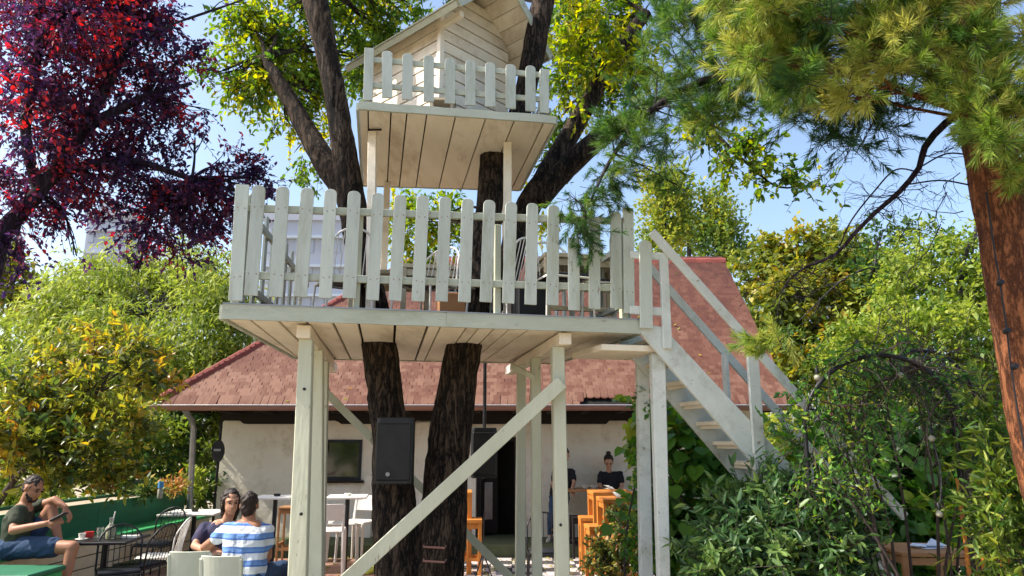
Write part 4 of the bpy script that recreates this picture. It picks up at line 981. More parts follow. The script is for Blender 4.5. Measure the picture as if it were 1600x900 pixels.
simple_tree('lime_tree', 'yellowing tree at the far left edge rising behind the pale weeping tree', [(40, 440, 46, 22, 44), (75, 460, 34, 22, 34), (0, 470, 60, 22, 60), (-40, 430, 60, 22, 60)], (-15.5, 22), LM['autumn'], .2, 50, .2, per=8, asp=.6, tlen=.6, droop=.3, tintc=.45, twigs=False)
simple_tree('magnolia_tree', 'bronze and gold leaved magnolia standing behind the green planter', 
    [(125, 560, 36, 9.6, 26), (75, 595, 34, 9.3, 26), (175, 535, 20, 10, 20), (205, 560, 30, 9.8, 26), (240, 545, 18, 10.2, 20), (150, 515, 12, 10, 14), (30, 640, 40, 8.8, 34), (100, 640, 46, 9.0, 38), (165, 615, 38, 9.4, 36), (215, 600, 24, 9.8, 26), (40, 700, 44, 8.6, 32), (120, 700, 50, 8.8, 36), (190, 680, 36, 9.2, 36), (90, 745, 50, 8.8, 20), (170, 735, 34, 9.2, 22), (15, 690, 30, 8.5, 46), (5, 600, 16, 8.9, 18), (255, 600, 12, 10, 22)],
    (-6.4, 9.2), LM['magnolia'], .12, 50, .06, bark='twig', per=8, asp=.42, tlen=.30, clump=.40, cl_per=6, droop=-.2, shape=1, tintc=.42, patch=.22, tintv=.16, twigmat='twig')
# dark evergreen mass far behind on the left
simple_tree('laurel_shrub', 'dark green shrub seen between the downpipe and the magnolia', [(260, 740, 50, 12.6, 40), (310, 720, 50, 13, 50), (330, 680, 30, 13, 40), (230, 720, 40, 12.2, 40), (300, 660, 50, 13.5, 40), (260, 680, 40, 13.2, 40)], (-6.3, 13), LM['dark'], .12, 34, .06, per=9, tlen=.4, tintc=.55, patch=.25)
shrub_left = simple_tree('hazel_shrub', 'leafy green shrub filling the gap behind the planter at the far left', [(40, 770, 60, 11, 40), (120, 780, 60, 11.4, 34), (-10, 720, 60, 11, 60), (200, 760, 50, 11.8, 34), (10, 640, 60, 12, 60), (80, 690, 60, 12, 60), (160, 690, 60, 12.3, 60), (220, 690, 40, 12.4, 50)], (-7.4, 11.6), LM['right'], .12, 40, .06, per=9, tlen=.4, tintc=.5, patch=.25, twigs=False)
# planter greenery on top of the green wall
for i, (px, py, r, Y, m, lab) in enumerate([(235, 763, 17, 10.4, 'varieg', 'clump of spiky yellow-green leaves in the planter by the blue bottle'), (272, 762, 14, 11.2, 'varieg', 'yellowish low plant in the planter right of the blue bottle'), (312, 755, 20, 11.9, 'right', 'bright green leafy plant at the far end of the planter'), (160, 772, 15, 9.2, 'varieg', 'low yellow plant in the planter beside the magnolia stem'), (338, 752, 12, 12.2, 'dark', 'dark round plant at the cottage corner beside the round sign')]):
    B = blobs_px([(px, py, r, Y, r * .75)]); c = B[0][0]
    t = thing('planter_plant', (c[0], c[1], c[2] - B[0][1][2]), lab, 'plant', 'plants in the green planter')
    crown(t, LM[m], B, 200, .12, asp=.3, per=6, tlen=.16, clump=.6, cl_per=20, droop=-.4, tintc=.7, twigs=False, name='foliage')

# ================================================================ RIGHT BACKGROUND
for i, (bl, base, lab) in enumerate([
    ([(1040, 330, 30, 34, 40), (1035, 380, 36, 34, 36), (1020, 300, 14, 34, 26), (1060, 300, 14, 33, 30)], (7, 34), 'tall yellowish poplar directly behind the stair top'),
    ([(1078, 345, 22, 36, 30), (1075, 380, 26, 36, 26), (1074, 320, 8, 36, 14)], (9, 36), 'slender poplar in the middle of the group beyond the roof ridge'),
    ([(1120, 345, 26, 33, 34), (1125, 390, 34, 33, 34), (1115, 320, 12, 33, 14), (1145, 405, 20, 33, 30)], (10.5, 33), 'broad green poplar rightmost above the roof ridge')]):
    simple_tree('poplar_tree', lab, bl, base, LM['poplar'], .21, 200, .25, group='poplars beyond the roof', per=8, asp=.75, tlen=1.0, clump=.35, cl_per=8, droop=-.7, tintc=.5 + .12 * (i == 0) - .08 * (i == 2), tintv=.15, patch=.2, twigs=False)
simple_tree('maple_tree', 'rounded tree turning yellow and orange to the right of the cottage roof',
    [(1230, 400, 46, 20, 40), (1200, 440, 40, 20, 40), (1290, 400, 46, 20, 40), (1260, 460, 66, 19, 50), (1340, 420, 50, 19, 46), (1200, 510, 40, 19.5, 46), (1270, 540, 60, 18.5, 50), (1340, 500, 50, 19, 50), (1230, 580, 50, 18.5, 40), (1195, 375, 14, 20, 12), (1370, 450, 50, 19.5, 50), (1300, 375, 20, 20.5, 10)],
    (9.4, 20), LM['autumn'], .20, 110, .25, per=9, asp=.65, tlen=.6, clump=.34, cl_per=9, droop=.3, tintc=.40, patch=.17, tintv=.14, twigs=False)
simple_tree('ash_tree', 'tall light green tree behind the arch and the pine trunk',
    [(1430, 450, 60, 15, 60), (1500, 430, 60, 15, 60), (1570, 420, 60, 15, 80), (1380, 520, 60, 14.5, 60), (1460, 530, 66, 14, 60), (1540, 520, 66, 14, 66), (1600, 500, 60, 14, 70), (1350, 590, 60, 14, 46), (1430, 600, 60, 13.6, 46), (1520, 600, 60, 13.6, 50), (1590, 600, 60, 13.6, 60), (1440, 385, 40, 15.5, 36), (1330, 540, 40, 14.5, 40), (1600, 330, 46, 15, 60), (1590, 240, 40, 15, 40), (1640, 420, 60, 15, 120)],
    (9.5, 15), LM['right'], .14, 66, .2, per=10, asp=.5, tlen=.55, clump=.36, cl_per=9, droop=.4, tintc=.55, patch=.2, tintv=.15, twigs=False)
simple_tree('olive_tree', 'dusky green tree crown directly under the drooping dead bough', [(1400, 400, 44, 17, 46), (1380, 360, 26, 17, 22), (1440, 380, 34, 17, 40), (1360, 430, 40, 17, 30), (1250, 500, 30, 16.8, 24)], (9.6, 17), LM['dark'], .14, 42, .12, per=9, tlen=.5, tintc=.6, patch=.15, twigs=False)
# far hedge rows so that the ground meets greenery everywhere
for x0, x1, Y, lab in ((-34, -7, 18, 'long green hedge far behind on the left side'), (5.5, 36, 24, 'long dark hedge far behind on the right side'), (-14, 14, -6, 'hedge of green shrubs on the side of the viewer')):
    t = thing('far_hedge', ((x0 + x1) / 2, Y, 0), lab, 'hedge'); B = []
    x = x0
    while x < x1: B.append((np.array([x, Y + RG.uniform(-1, 1), 1.6]), np.array([1.8, 1.4, RG.uniform(1.7, 2.6)]), 3000)); x += 1.9
    crown(t, LM['right'], B, 34, .28, per=9, tlen=.6, tintc=.5, twigs=False, name='foliage')
# house roof beyond on the right, glimpsed through the arch
hs_ = thing('far_house', (8.2, 17, 0), 'house with an orange roof glimpsed through the rose arch', 'house')
a = at(1355, 655, 17.2); b = at(1425, 628, 17.2); 
G().hexa([(a.x + .0, 17.4, 0), (b.x + .2, 17.4, 0), (b.x + .2, 19.4, 0), (a.x + .0, 19.4, 0), (a.x + .0, 17.4, a.z), (b.x + .2, 17.4, a.z), (b.x + .2, 19.4, a.z), (a.x + .0, 19.4, a.z)]).obj('wall', M_['creamwall'], hs_)
G().hexa([(a.x - .2, 17.0, a.z - .05), (b.x + .4, 17.0, a.z - .05), (b.x + .4, 19.8, a.z - .05), (a.x - .2, 19.8, a.z - .05), (a.x + .3, 18.3, b.z + .35), (b.x - .1, 18.3, b.z + .35), (b.x - .1, 18.5, b.z + .35), (a.x + .3, 18.5, b.z + .35)]).obj('roof', M_['farroof'], hs_)

# far tall buildings
def tower(name, label, x0p, x1p, ytop, Y, storeys, bays, roofbits=False, depth_=3.5):
    a, b = at(x0p, ytop, Y), at(x1p, ytop, Y); H = a.z
    t = thing(name, ((a.x + b.x) / 2, Y, 0), label, 'building')
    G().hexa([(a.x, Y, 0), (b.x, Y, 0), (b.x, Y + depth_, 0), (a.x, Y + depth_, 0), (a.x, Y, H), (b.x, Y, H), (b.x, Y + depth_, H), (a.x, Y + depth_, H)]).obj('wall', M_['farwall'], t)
    W = b.x - a.x; sh = 3.0; w0 = W / bays
    wm = G().box((0, 0, 0), (w0 * .5, .12, 1.5)).mesh('window', M_['farwin'])
    for k in range(storeys):
        for i in range(bays):
            inst('window', wm, Matrix.Translation((a.x + w0 * (i + .5), Y - .02, H - 2.6 - sh * k)), t)
        G().box(((a.x + b.x) / 2, Y - .25, H - 1.2 - sh * k + 2.0 - 2.6), (W * .98, .5, .25)).obj('balcony_band', M_['farband'], t)
    G().box(((a.x + b.x) / 2, Y + depth_ / 2, H + .4), (W + .6, depth_ + .6, .8)).obj('parapet', M_['farwall'], t)
    if roofbits:
        G().box((a.x + W * .3, Y + 1.6, H + 1.8), (W * .3, 2, 2)).obj('lift_house', M_['farwall'], t)
        G().tube([(a.x + W * .25, Y + 1.5, H + 2), (a.x + W * .25, Y + 1.5, H + 6)], .12, 6).obj('mast', M_['steel'], t)
    return t
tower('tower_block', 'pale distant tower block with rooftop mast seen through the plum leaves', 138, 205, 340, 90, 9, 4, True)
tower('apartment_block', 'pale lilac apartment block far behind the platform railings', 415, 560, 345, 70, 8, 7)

# ================================================================ PINE AT THE RIGHT EDGE
pine = thing('pine_tree', (at(1700, 900, 4.7).x, 4.7, 0), 'orange-barked pine with long needles leaning in at the right edge', 'tree')
pp = pts([(1760, 1100, 4.7), (1695, 900, 4.7), (1650, 760, 4.7), (1622, 640, 4.7), (1598, 500, 4.7), (1580, 400, 4.7), (1556, 280, 4.7), (1538, 190, 4.7), (1528, 90, 4.72), (1515, -20, 4.75), (1500, -160, 4.8), (1490, -320, 4.9)])
pr = [.20, .19, .185, .18, .178, .172, .162, .15, .14, .13, .11, .08]
bark_tube(pp, pr, 48, 34, amp=.085, fr=9, vs=.3).obj('trunk', M_['bark_pine'], pine, smooth=True)
# cable stapled to the trunk with its insulators
cb = pts([(1541, 300, 4.53), (1552, 380, 4.52), (1562, 440, 4.51), (1573, 515, 4.51), (1580, 575, 4.51), (1590, 640, 4.51), (1604, 720, 4.5)])
G().tube([Vector(p) for p in smooth_path(cb, 30)], .006, 6).obj('cable', M_['black'], pine, smooth=True)
for px, py in ((1563, 442), (1573, 517), (1585, 573)):
    p = at(px, py, 4.49); G().lathe(p, [(0, -.02), (.016, -.02), (.02, 0), (.016, .02), (0, .02)], 12, Matrix.Rotation(R(75), 4, 'X')).obj('insulator', M_['black'], pine, smooth=True)
    
def pine_foliage(parent, spots, dens, nl=.13, per=34, tc=.5, name='needles', seed=3, cone=.55, shell=.6, patch=.2, w=.0046):
    P = []; D = []; T = []; g = G()
    for c, r, ww in blobs_px(spots):
        n = max(2, int(dens * ww / 1000)); u = RG.random((n, 1)) ** shell; p = c + sph(n) * r * u
        d = unit((p - c) * np.array([.35, .35, .2]) / r.mean() + RG.normal(size=(n, 3)) * .6 + np.array([-.25, -.15, .18]))
        P.append(p); D.append(d); T.append(RG.normal(0, patch, 1) * .5 + RG.normal(0, patch, n))
    P = np.concatenate(P); D = np.concatenate(D); T = np.concatenate(T); n = len(P)
    sticks(parent, P - D * nl * 1.6, P + D * nl * .3, .0032, 'twig', 'shoots')
    t = RG.random((n, per)); B = P[:, None, :] + D[:, None, :] * (t[:, :, None] * nl * .9 - nl * .45)
    nd = unit(D[:, None, :] * (cone + .5 * t[:, :, None]) + RG.normal(size=(n, per, 3)) * .62)
    B = B.reshape(-1, 3); nd = nd.reshape(-1, 3); L = nl * RG.uniform(.7, 1.1, len(B))[:, None]
    sd_ = unit(np.cross(nd, RG.normal(size=nd.shape))) * w
    bend = np.array([0, 0, -.06]) * L
    v = np.stack([B - sd_ * .5, B + sd_ * .5, B + nd * L * .6 + sd_ * .5 + bend * .3, B + nd * L + bend], 1).reshape(-1, 3)
    q = np.arange(len(B) * 4).reshape(-1, 4)
    tint = np.clip(tc + np.repeat(T, per) + RG.normal(0, .1, len(B)), .01, .99)
    return part_np(name, v, q, LM['needle'], parent, tint, 4)
rb = random.Random(21); bright = []; dark = []
def edge_y(x): return np.interp(x, [1080, 1150, 1200, 1260, 1320, 1400, 1460, 1500, 1540, 1600], [110, 120, 120, 150, 165, 150, 120, 170, 215, 290])
for k in range(150):
    x = rb.uniform(1130, 1640); y = rb.uniform(-70, edge_y(min(x, 1600)))
    bright.append((x, y, rb.uniform(14, 30), rb.uniform(3.9, 4.8), rb.uniform(12, 24)))
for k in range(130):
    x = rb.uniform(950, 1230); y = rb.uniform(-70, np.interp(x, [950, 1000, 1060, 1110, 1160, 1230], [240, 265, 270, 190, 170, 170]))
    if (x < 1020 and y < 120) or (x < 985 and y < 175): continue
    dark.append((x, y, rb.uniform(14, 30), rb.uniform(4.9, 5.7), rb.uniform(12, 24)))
for k in range(70):
    x = rb.uniform(1200, 1620); y = rb.uniform(30, edge_y(min(x, 1600)) + 30)
    dark.append((x, y, rb.uniform(12, 24), rb.uniform(4.8, 5.4), rb.uniform(10, 20)))
def pine_sprays(parent, spots, nshoot, tc, name, L0=.30, nl=.085, per=120, w=.004, patch=.14, bias=(-.45, -.25, .10), stick=.0035):
    """needles set along curved visible shoots"""
    B = blobs_px(spots); w_ = np.array([b[2] for b in B]); idx = RG.choice(len(B), nshoot, p=w_ / w_.sum())
    c = np.stack([b[0] for b in B])[idx]; r = np.stack([b[1] for b in B])[idx]; p = c + np.clip(RG.normal(size=(nshoot, 3)), -1.3, 1.3) * r * .6
    D = unit(RG.normal(size=(nshoot, 3)) * .62 + np.array(bias)); L = L0 * RG.uniform(.45, 1.2, nshoot)
    bt = RG.normal(0, patch, len(B)); T = bt[idx] + RG.normal(0, patch * .6, nshoot)
    sag = np.array([0, 0, .22]); e = p + D * L[:, None] + sag * (L ** 2)[:, None]
    m = p + D * L[:, None] * .5 + sag * (L ** 2)[:, None] * .25
    sticks(parent, p - D * L[:, None] * .4, m, stick, 'twig', 'shoots'); sticks(parent, m, e, stick * .7, 'twig', 'shoots')
    t = 1 - RG.random((nshoot, per)) ** 1.5 * .95
    P = p[:, None] + D[:, None] * (L[:, None, None] * t[:, :, None]) + sag * ((L ** 2)[:, None, None] * (t ** 2)[:, :, None])
    side = RG.normal(size=(nshoot, per, 3)); nd = unit(D[:, None] * (.75 + .5 * t[:, :, None]) + unit(side - D[:, None] * (side * D[:, None]).sum(-1, keepdims=True)) * (1.05 - .45 * t[:, :, None]))
    P = P.reshape(-1, 3); nd = nd.reshape(-1, 3); l = nl * RG.uniform(.65, 1.15, len(P))[:, None]; sd_ = unit(np.cross(nd, RG.normal(size=nd.shape))) * w; bend = np.array([0, 0, -.10]) * l
    v = np.stack([P - sd_ * .5, P + sd_ * .5, P + nd * l * .6 + sd_ * .45 + bend * .3, P + nd * l + bend], 1).reshape(-1, 3)
    tint = np.clip(tc + np.repeat(T, per) + RG.normal(0, .10, len(P)), .01, .99)
    return part_np(name, v, np.arange(len(P) * 4).reshape(-1, 4), LM['needle'], parent, tint, 4)
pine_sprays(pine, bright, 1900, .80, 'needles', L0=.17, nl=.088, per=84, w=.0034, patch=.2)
pine_sprays(pine, dark, 1150, .42, 'shade_tinted_needles', L0=.17, nl=.085, per=80, w=.0034, bias=(-.3, -.25, .0))  # same needles tinted darker, shade of the rear boughs put into the colour
thin = [(1310, 195, 46, 4.9, 22), (1370, 200, 34, 4.9, 16), (1290, 225, 34, 4.9, 16), (1340, 235, 30, 4.9, 14), (1240, 180, 24, 5, 16), (1060, 290, 18, 5.5, 12), (1320, 255, 14, 4.9, 8), (1400, 175, 24, 4.9, 14)]
pine_sprays(pine, thin, 90, .2, 'sparse_needles', per=70)
hang = [(900, 330, 30, 5.6, 26), (930, 290, 26, 5.6, 30), (915, 355, 34, 5.5, 16), (950, 300, 20, 5.6, 26), (890, 305, 12, 5.6, 16), (905, 372, 18, 5.5, 12), (960, 270, 20, 5.6, 16), (925, 385, 9, 5.5, 9)]
pine_sprays(pine, hang, 110, .36, 'hanging_needles', L0=.17, nl=.065, per=90, w=.0034, bias=(.05, -.2, -.5))
pine_sprays(pine, [(1195, 540, 20, 5.0, 14), (1220, 528, 14, 5.0, 12)], 16, .85, 'low_shoot', L0=.18, bias=(-.6, -.1, -.1))
auto_branches(pine, [tuple(pp[7]), tuple(pp[8]), tuple(pp[9])], blobs_px(bright[::7]), .014, 'bark_pine', 'branch', sub=2)
lb = pts([(1530, 60, 4.75), (1400, 90, 4.9), (1250, 110, 5.1), (1120, 120, 5.25), (1020, 170, 5.4), (960, 240, 5.5), (915, 330, 5.55)])
bark_tube(lb, [.06, .05, .04, .033, .027, .018, .008], 8, 12, amp=.05).obj('bough', M_['bark_grey'], pine, smooth=True)
auto_branches(pine, [tuple(p) for p in lb[1:]], blobs_px(dark[::4] + hang + thin), .009, 'bark_grey', 'branchlet', sub=4, seed=5)
# bare drooping bough with crooked twigs
db = pts([(1525, 165, 4.75), (1478, 192, 4.8), (1445, 230, 4.85), (1436, 262, 4.9), (1405, 300, 4.95), (1370, 330, 5.0), (1335, 365, 5.05), (1305, 398, 5.1), (1265, 415, 5.15), (1235, 435, 5.2), (1205, 480, 5.2)])
bark_tube(db, [.03, .027, .024, .02, .018, .016, .014, .012, .009, .006, .003], 8, 14, amp=.05).obj('bare_bough', M_['bark_plum'], pine, smooth=True)
rnd = random.Random(5); g = G()
def crook(p, d, L, r, depth_=0):
    path = [p]; 
    for k in range(6):
        d = (d + Vector((rnd.uniform(-1, 1), rnd.uniform(-.6, .6), rnd.uniform(-1, 1))) * .55).normalized(); p = p + d * L / 6; path.append(p)
        if depth_ < 2 and rnd.random() < .55: crook(p, (d + Vector((rnd.uniform(-1, 1), rnd.uniform(-1, 1), rnd.uniform(-1, .6)))).normalized(), L * .55, r * .6, depth_ + 1)
    g.tube(path, list(np.linspace(r, r * .3, len(path))), 5)
s5 = [Vector(p) for p in smooth_path(db, 60)]
for k in range(34):
    i = rnd.randrange(8, len(s5) - 4); right = k % 2
    crook(s5[i], Vector((1 if right else -.4, rnd.uniform(-.3, .3), -.5 if right else -.2)).normalized(), rnd.uniform(.12, .42), .004)
for px, py in ((1490, 230), (1500, 270), (1480, 300), (1505, 330), (1450, 290), (1440, 330), (1470, 350), (1420, 350)):
    crook(at(px, py, 4.9), Vector((rnd.uniform(-1, .4), 0, -1)).normalized(), .45, .004)
q = pts([(1440, 270, 4.9), (1400, 265, 4.95), (1365, 300, 5.0), (1330, 345, 5.0), (1312, 385, 5.05)]); g.tube([Vector(p) for p in smooth_path(q, 20)], .006, 5)
q = pts([(1436, 262, 4.9), (1480, 240, 4.85), (1530, 245, 4.75)]); g.tube([Vector(p) for p in smooth_path(q, 12)], .006, 5)
q = pts([(1420, 288, 4.9), (1470, 282, 4.85), (1520, 290, 4.75)]); g.tube([Vector(p) for p in smooth_path(q, 12)], .006, 5)
g.obj('crooked_twigs', M_['bark_plum'], pine, smooth=True)

# ================================================================ CLIMBERS AND SHRUBS ON THE RIGHT
def shrub(name, label, bl, base, m, leafl, dens, cat='shrub', stems=7, **kw):
    B = blobs_px(bl); t = thing(name, (*base, 0), label, cat)
    g = G(); rn = random.Random(len(label))
    for c, r, w in B:
        c = Vector(c); b = Vector((base[0] * .5 + c.x * .5 + rn.uniform(-.2, .2), c.y + rn.uniform(-.1, .1), 0)); m_ = b.lerp(c, .5) + Vector((rn.uniform(-.2, .2), rn.uniform(-.2, .2), 0))
        g.tube([Vector(p) for p in smooth_path([b, m_, c], 6)], list(np.linspace(.016, .006, 7)), 5)
    g.obj('stems', M_['twig'], t, smooth=True)
    kw.setdefault('name', 'foliage'); crown(t, m, B, dens, leafl, **kw); return t
vine = shrub('climbing_vine', 'wall of broad-leaved green vine under and behind the staircase',
    [(1080, 680, 40, 7.6, 40), (1050, 640, 24, 7.4, 36), (1030, 660, 14, 7.4, 34), (1025, 700, 14, 7.3, 30), (1090, 740, 46, 7.7, 40), (1060, 800, 40, 7.6, 46), (1120, 800, 46, 7.8, 40), (1090, 860, 56, 7.7, 40), (1180, 760, 40, 8.2, 36), (1230, 700, 40, 8.4, 30), (1300, 690, 46, 8.6, 34), (1370, 690, 50, 8.6, 34), (1440, 680, 50, 8.6, 36), (1500, 690, 46, 8.6, 40), (1400, 740, 60, 8.4, 40), (1330, 750, 56, 8.5, 40), (1470, 750, 56, 8.4, 44), (1550, 730, 46, 8.6, 50), (1400, 810, 60, 8.2, 44), (1480, 820, 56, 8.3, 50), (1340, 830, 60, 8.2, 50), (1550, 820, 50, 8.4, 60), (1260, 820, 60, 8.2, 60), (1180, 840, 60, 8.0, 50), (1390, 890, 80, 8.0, 30), (1210, 900, 80, 8, 30), (1590, 700, 40, 8.5, 60)],
    (3.4, 8.2), LM['vine'], .15, 24, per=8, asp=.85, tlen=.4, clump=.4, cl_per=8, droop=.4, shape=1, tintc=.6, patch=.2, tintv=.15, cat='climber')
# the big heart leaves that stand out singly
hl = G(); r_ = .5
hp = [(0, 0), (.28, -.12), (.5, .05), (.52, .35), (.3, .7), (0, 1.0), (-.3, .7), (-.52, .35), (-.5, .05), (-.28, -.12)]
hl.add([(x, y, -.12 * abs(x) - .08 * y * y) for x, y in hp] + [(0, .35, .02)], [(i, (i + 1) % 10, 10) for i in range(10)])
heart = hl.mesh('heart_leaf', LM['vine']); a_ = heart.attributes.new('tint', 'FLOAT', 'POINT'); a_.data.foreach_set('value', [.62] * len(heart.vertices))
heart2 = heart.copy(); heart2.attributes['tint'].data.foreach_set('value', [.86] * len(heart2.vertices))
rn = random.Random(9)
HP = [(1075, 820), (1102, 838), (1085, 860), (1060, 720), (1430, 722), (1455, 742), (1410, 715), (1085, 650), (1070, 690), (1100, 700), (1020, 640), (1014, 612), (1022, 655), (1050, 760), (1120, 745), (1450, 690), (1380, 700), (1400, 680), (1420, 655), (1480, 700), (1350, 690), (1500, 730), (1440, 800), (1390, 780), (1470, 840)] + [(rn.uniform(1050, 1130), rn.uniform(640, 880)) for _ in range(14)] + [(rn.uniform(1370, 1540), rn.uniform(655, 840)) for _ in range(40)]
for i, (px, py) in enumerate(HP):
    Y = 7.15 if px < 1200 else 8.0; p = at(px, py, Y + rn.uniform(-.1, .1)); s = rn.uniform(.13, .19)
    M = Matrix.Translation(p) @ Matrix.Rotation(rn.uniform(-.7, .7), 4, 'Z') @ Matrix.Rotation(R(rn.uniform(205, 275)), 4, 'X') @ Matrix.Scale(s, 4)
    inst('heart_leaf', heart if rn.random() < .65 else heart2, M, vine)
ol = shrub('oleander_shrub', 'dark narrow-leaved oleander bush in front of the stair foot',
    [(1175, 795, 42, 5.7, 26), (1130, 840, 36, 5.6, 36), (1210, 785, 34, 5.8, 24), (1240, 810, 46, 5.6, 40), (1190, 865, 56, 5.5, 42), (1275, 765, 26, 5.7, 26), (1280, 810, 40, 5.6, 40), (1300, 860, 50, 5.5, 50), (1150, 890, 50, 5.5, 30), (1240, 880, 60, 5.5, 34), (1110, 880, 24, 5.6, 30), (1165, 760, 18, 5.8, 12), (1225, 752, 18, 5.8, 10)],
    (2.2, 5.6), LM['oleander'], .105, 34, per=10, asp=.30, tlen=.26, clump=.42, cl_per=6, droop=-.1, shape=1, tintc=.55, patch=.22, tintv=.18, flat=.9)
shrub('variegated_shrub', 'small variegated yellow-green bush at the foot of the platform beside the orange stools',
    [(962, 845, 26, 8.3, 34), (945, 870, 22, 8.2, 34), (985, 830, 20, 8.3, 26), (975, 890, 30, 8.2, 30), (960, 815, 14, 8.4, 16), (990, 790, 12, 8.3, 18)], (1.3, 8.3), LM['varieg'], .07, 70, per=9, asp=.5, tlen=.2, clump=.5, cl_per=8, tintc=.45, tintv=.22, patch=.15)
shrub('climbing_rose', 'leafy climber with pale flowers winding up the stair support posts',
    [(1000, 720, 8, 6.9, 22), (1000, 690, 8, 6.9, 16), (1005, 740, 10, 6.6, 24), (1010, 620, 10, 6.4, 20), (1020, 780, 10, 6.6, 30), (1010, 835, 10, 6.6, 30), (1000, 870, 12, 6.7, 30)], (1.25, 6.7), LM['vine'], .065, 60, cat='climber', per=6, asp=.7, tlen=.12, clump=.5, cl_per=5, tintc=.6, patch=.15)
# rose arch
arch = thing('garden_arch', (at(1390, 900, 5.6).x, 5.6, 0), 'dark metal garden arch overgrown with thin climbers on the right', 'arch')
def arc(cx, y0, rx, ry_, Y, r, name='hoop', n=26, leg=1300):
    P = [at(cx - rx, 900, Y)]; P[0].z = 0; P[0].x = at(cx - rx, y0, Y).x
    for k in range(n + 1):
        t = math.pi - math.pi * k / n; P.append(at(cx + rx * math.cos(t), y0 - ry_ * math.sin(t), Y))
    e = at(cx + rx, y0, Y); e.z = 0; P.append(e)
    G().tube(P, r, 8).obj(name, M_['blackmetal'], arch, smooth=True)
    return P
h1 = arc(1375, 665, 118, 110, 5.5, .018); h2 = arc(1415, 670, 75, 88, 6.0, .016); h3 = arc(1440, 660, 90, 112, 6.5, .016)
for k in range(3, 25, 3):
    G().tube([h1[k], h2[k]], .007, 5).obj('cross_bar', M_['blackmetal'], arch); G().tube([h2[k], h3[k]], .007, 5).obj('cross_bar', M_['blackmetal'], arch)
av = shrub('arch_climber', 'thin leafy climber covering the dark garden arch',
    [(1280, 640, 34, 5.51, 34), (1270, 700, 32, 5.42, 40), (1290, 760, 32, 5.42, 40), (1300, 590, 30, 5.6, 20), (1350, 565, 40, 5.69, 14), (1420, 560, 46, 5.77, 14), (1480, 590, 34, 5.95, 26), (1500, 640, 24, 6.04, 34), (1520, 700, 24, 5.95, 40), (1290, 830, 34, 5.34, 44), (1320, 700, 14, 5.51, 40), (1535, 640, 24, 6.12, 40), (1380, 600, 30, 5.86, 12), (1330, 620, 26, 5.77, 22), (1450, 640, 16, 5.86, 20), (1560, 600, 26, 6.3, 50), (1310, 890, 40, 5.34, 30), (1330, 745, 18, 5.4, 40), (1260, 760, 22, 5.4, 30), (1355, 800, 16, 5.4, 40), (1340, 690, 16, 5.5, 24)],
    (3.2, 6.3), LM['vine'], .055, 24, per=9, asp=.42, tlen=.3, clump=.5, cl_per=6, droop=.3, tintc=.55, patch=.22, tintv=.2, cat='climber', flat=.9)
hb = [(np.array(p_), np.array([.13, .12, .11]), 300) for h_ in (h1, h2, h3) for p_ in h_[1:-1:1]]
crown(av, LM['vine'], hb, 14, .055, per=7, asp=.45, tlen=.16, clump=.8, cl_per=4, droop=.3, shape=1, tintc=.42, tintv=.2, patch=.2, name='foliage', flat=.9)
g = G(); rnd = random.Random(8)
for k in range(210):
    P0 = rnd.choice(h1[2:-2] + h2[2:-2] + h3[2:-2]); p = Vector(P0); path = [p]; d = Vector((rnd.uniform(-1, 1), rnd.uniform(-.5, .5), rnd.uniform(-.6, .6))).normalized()
    for j in range(7):
        d = (d + Vector((rnd.uniform(-.5, .5), rnd.uniform(-.3, .3), rnd.uniform(-.6, .35)))).normalized(); p = p + d * .10; path.append(p)
    if min(proj(q_)[0] for q_ in path) > 1262: g.tube(path, list(np.linspace(.005, .0015, len(path))), 5)
g.obj('tendrils', M_['twig'], av, smooth=True)
# silvery pale strands hanging inside the arch
sv_ = thing('silver_creeper', (at(1335, 800, 6.0).x, 6.0, 0), 'silvery white-leaved creeper hanging beside the left leg of the arch', 'climber')
crown(sv_, LM['grey'], blobs_px([(1335, 745, 9, 6.0, 34), (1338, 800, 10, 6.0, 34), (1330, 850, 14, 5.9, 34), (1310, 870, 16, 5.9, 26), (1350, 870, 14, 5.9, 30), (1300, 660, 8, 6.2, 16)]), 120, .045, per=8, asp=.5, tlen=.16, tintc=.5, name='foliage', droop=.8)
# plants in the lower right corner
shrub('corner_shrub', 'bright leaved shrub with orange stems in the lower right corner',
    [(1545, 800, 22, 5.2, 50), (1570, 720, 34, 5.2, 40), (1585, 800, 34, 5.1, 50), (1550, 885, 24, 5.1, 24), (1590, 870, 34, 5, 40), (1515, 740, 10, 5.4, 18), (1580, 650, 26, 5.3, 30), (1545, 670, 20, 5.5, 30)],
    (3.6, 5.3), LM['right'], .115, 26, per=9, asp=.24, tlen=.3, clump=.5, cl_per=5, droop=-.1, shape=1, tintc=.26, tintv=.22, patch=.2, flat=.9)
g = G()
for px, a in ((1528, .1), (1535, -.1), (1560, .05), (1568, -.05), (1575, .1), (1515, 0), (1582, 0)):
    p = at(px, 900, 5.6); g.tube([(p.x, 5.6, 0), (p.x + a * .3, 5.6, .6), (p.x + a, 5.6, 1.45)], [.022, .018, .01], 7)
tag(g.obj('trellis_stakes', M_['orange'], None), 'cluster of orange-brown stakes among the leaves in the lower right corner', 'stakes')
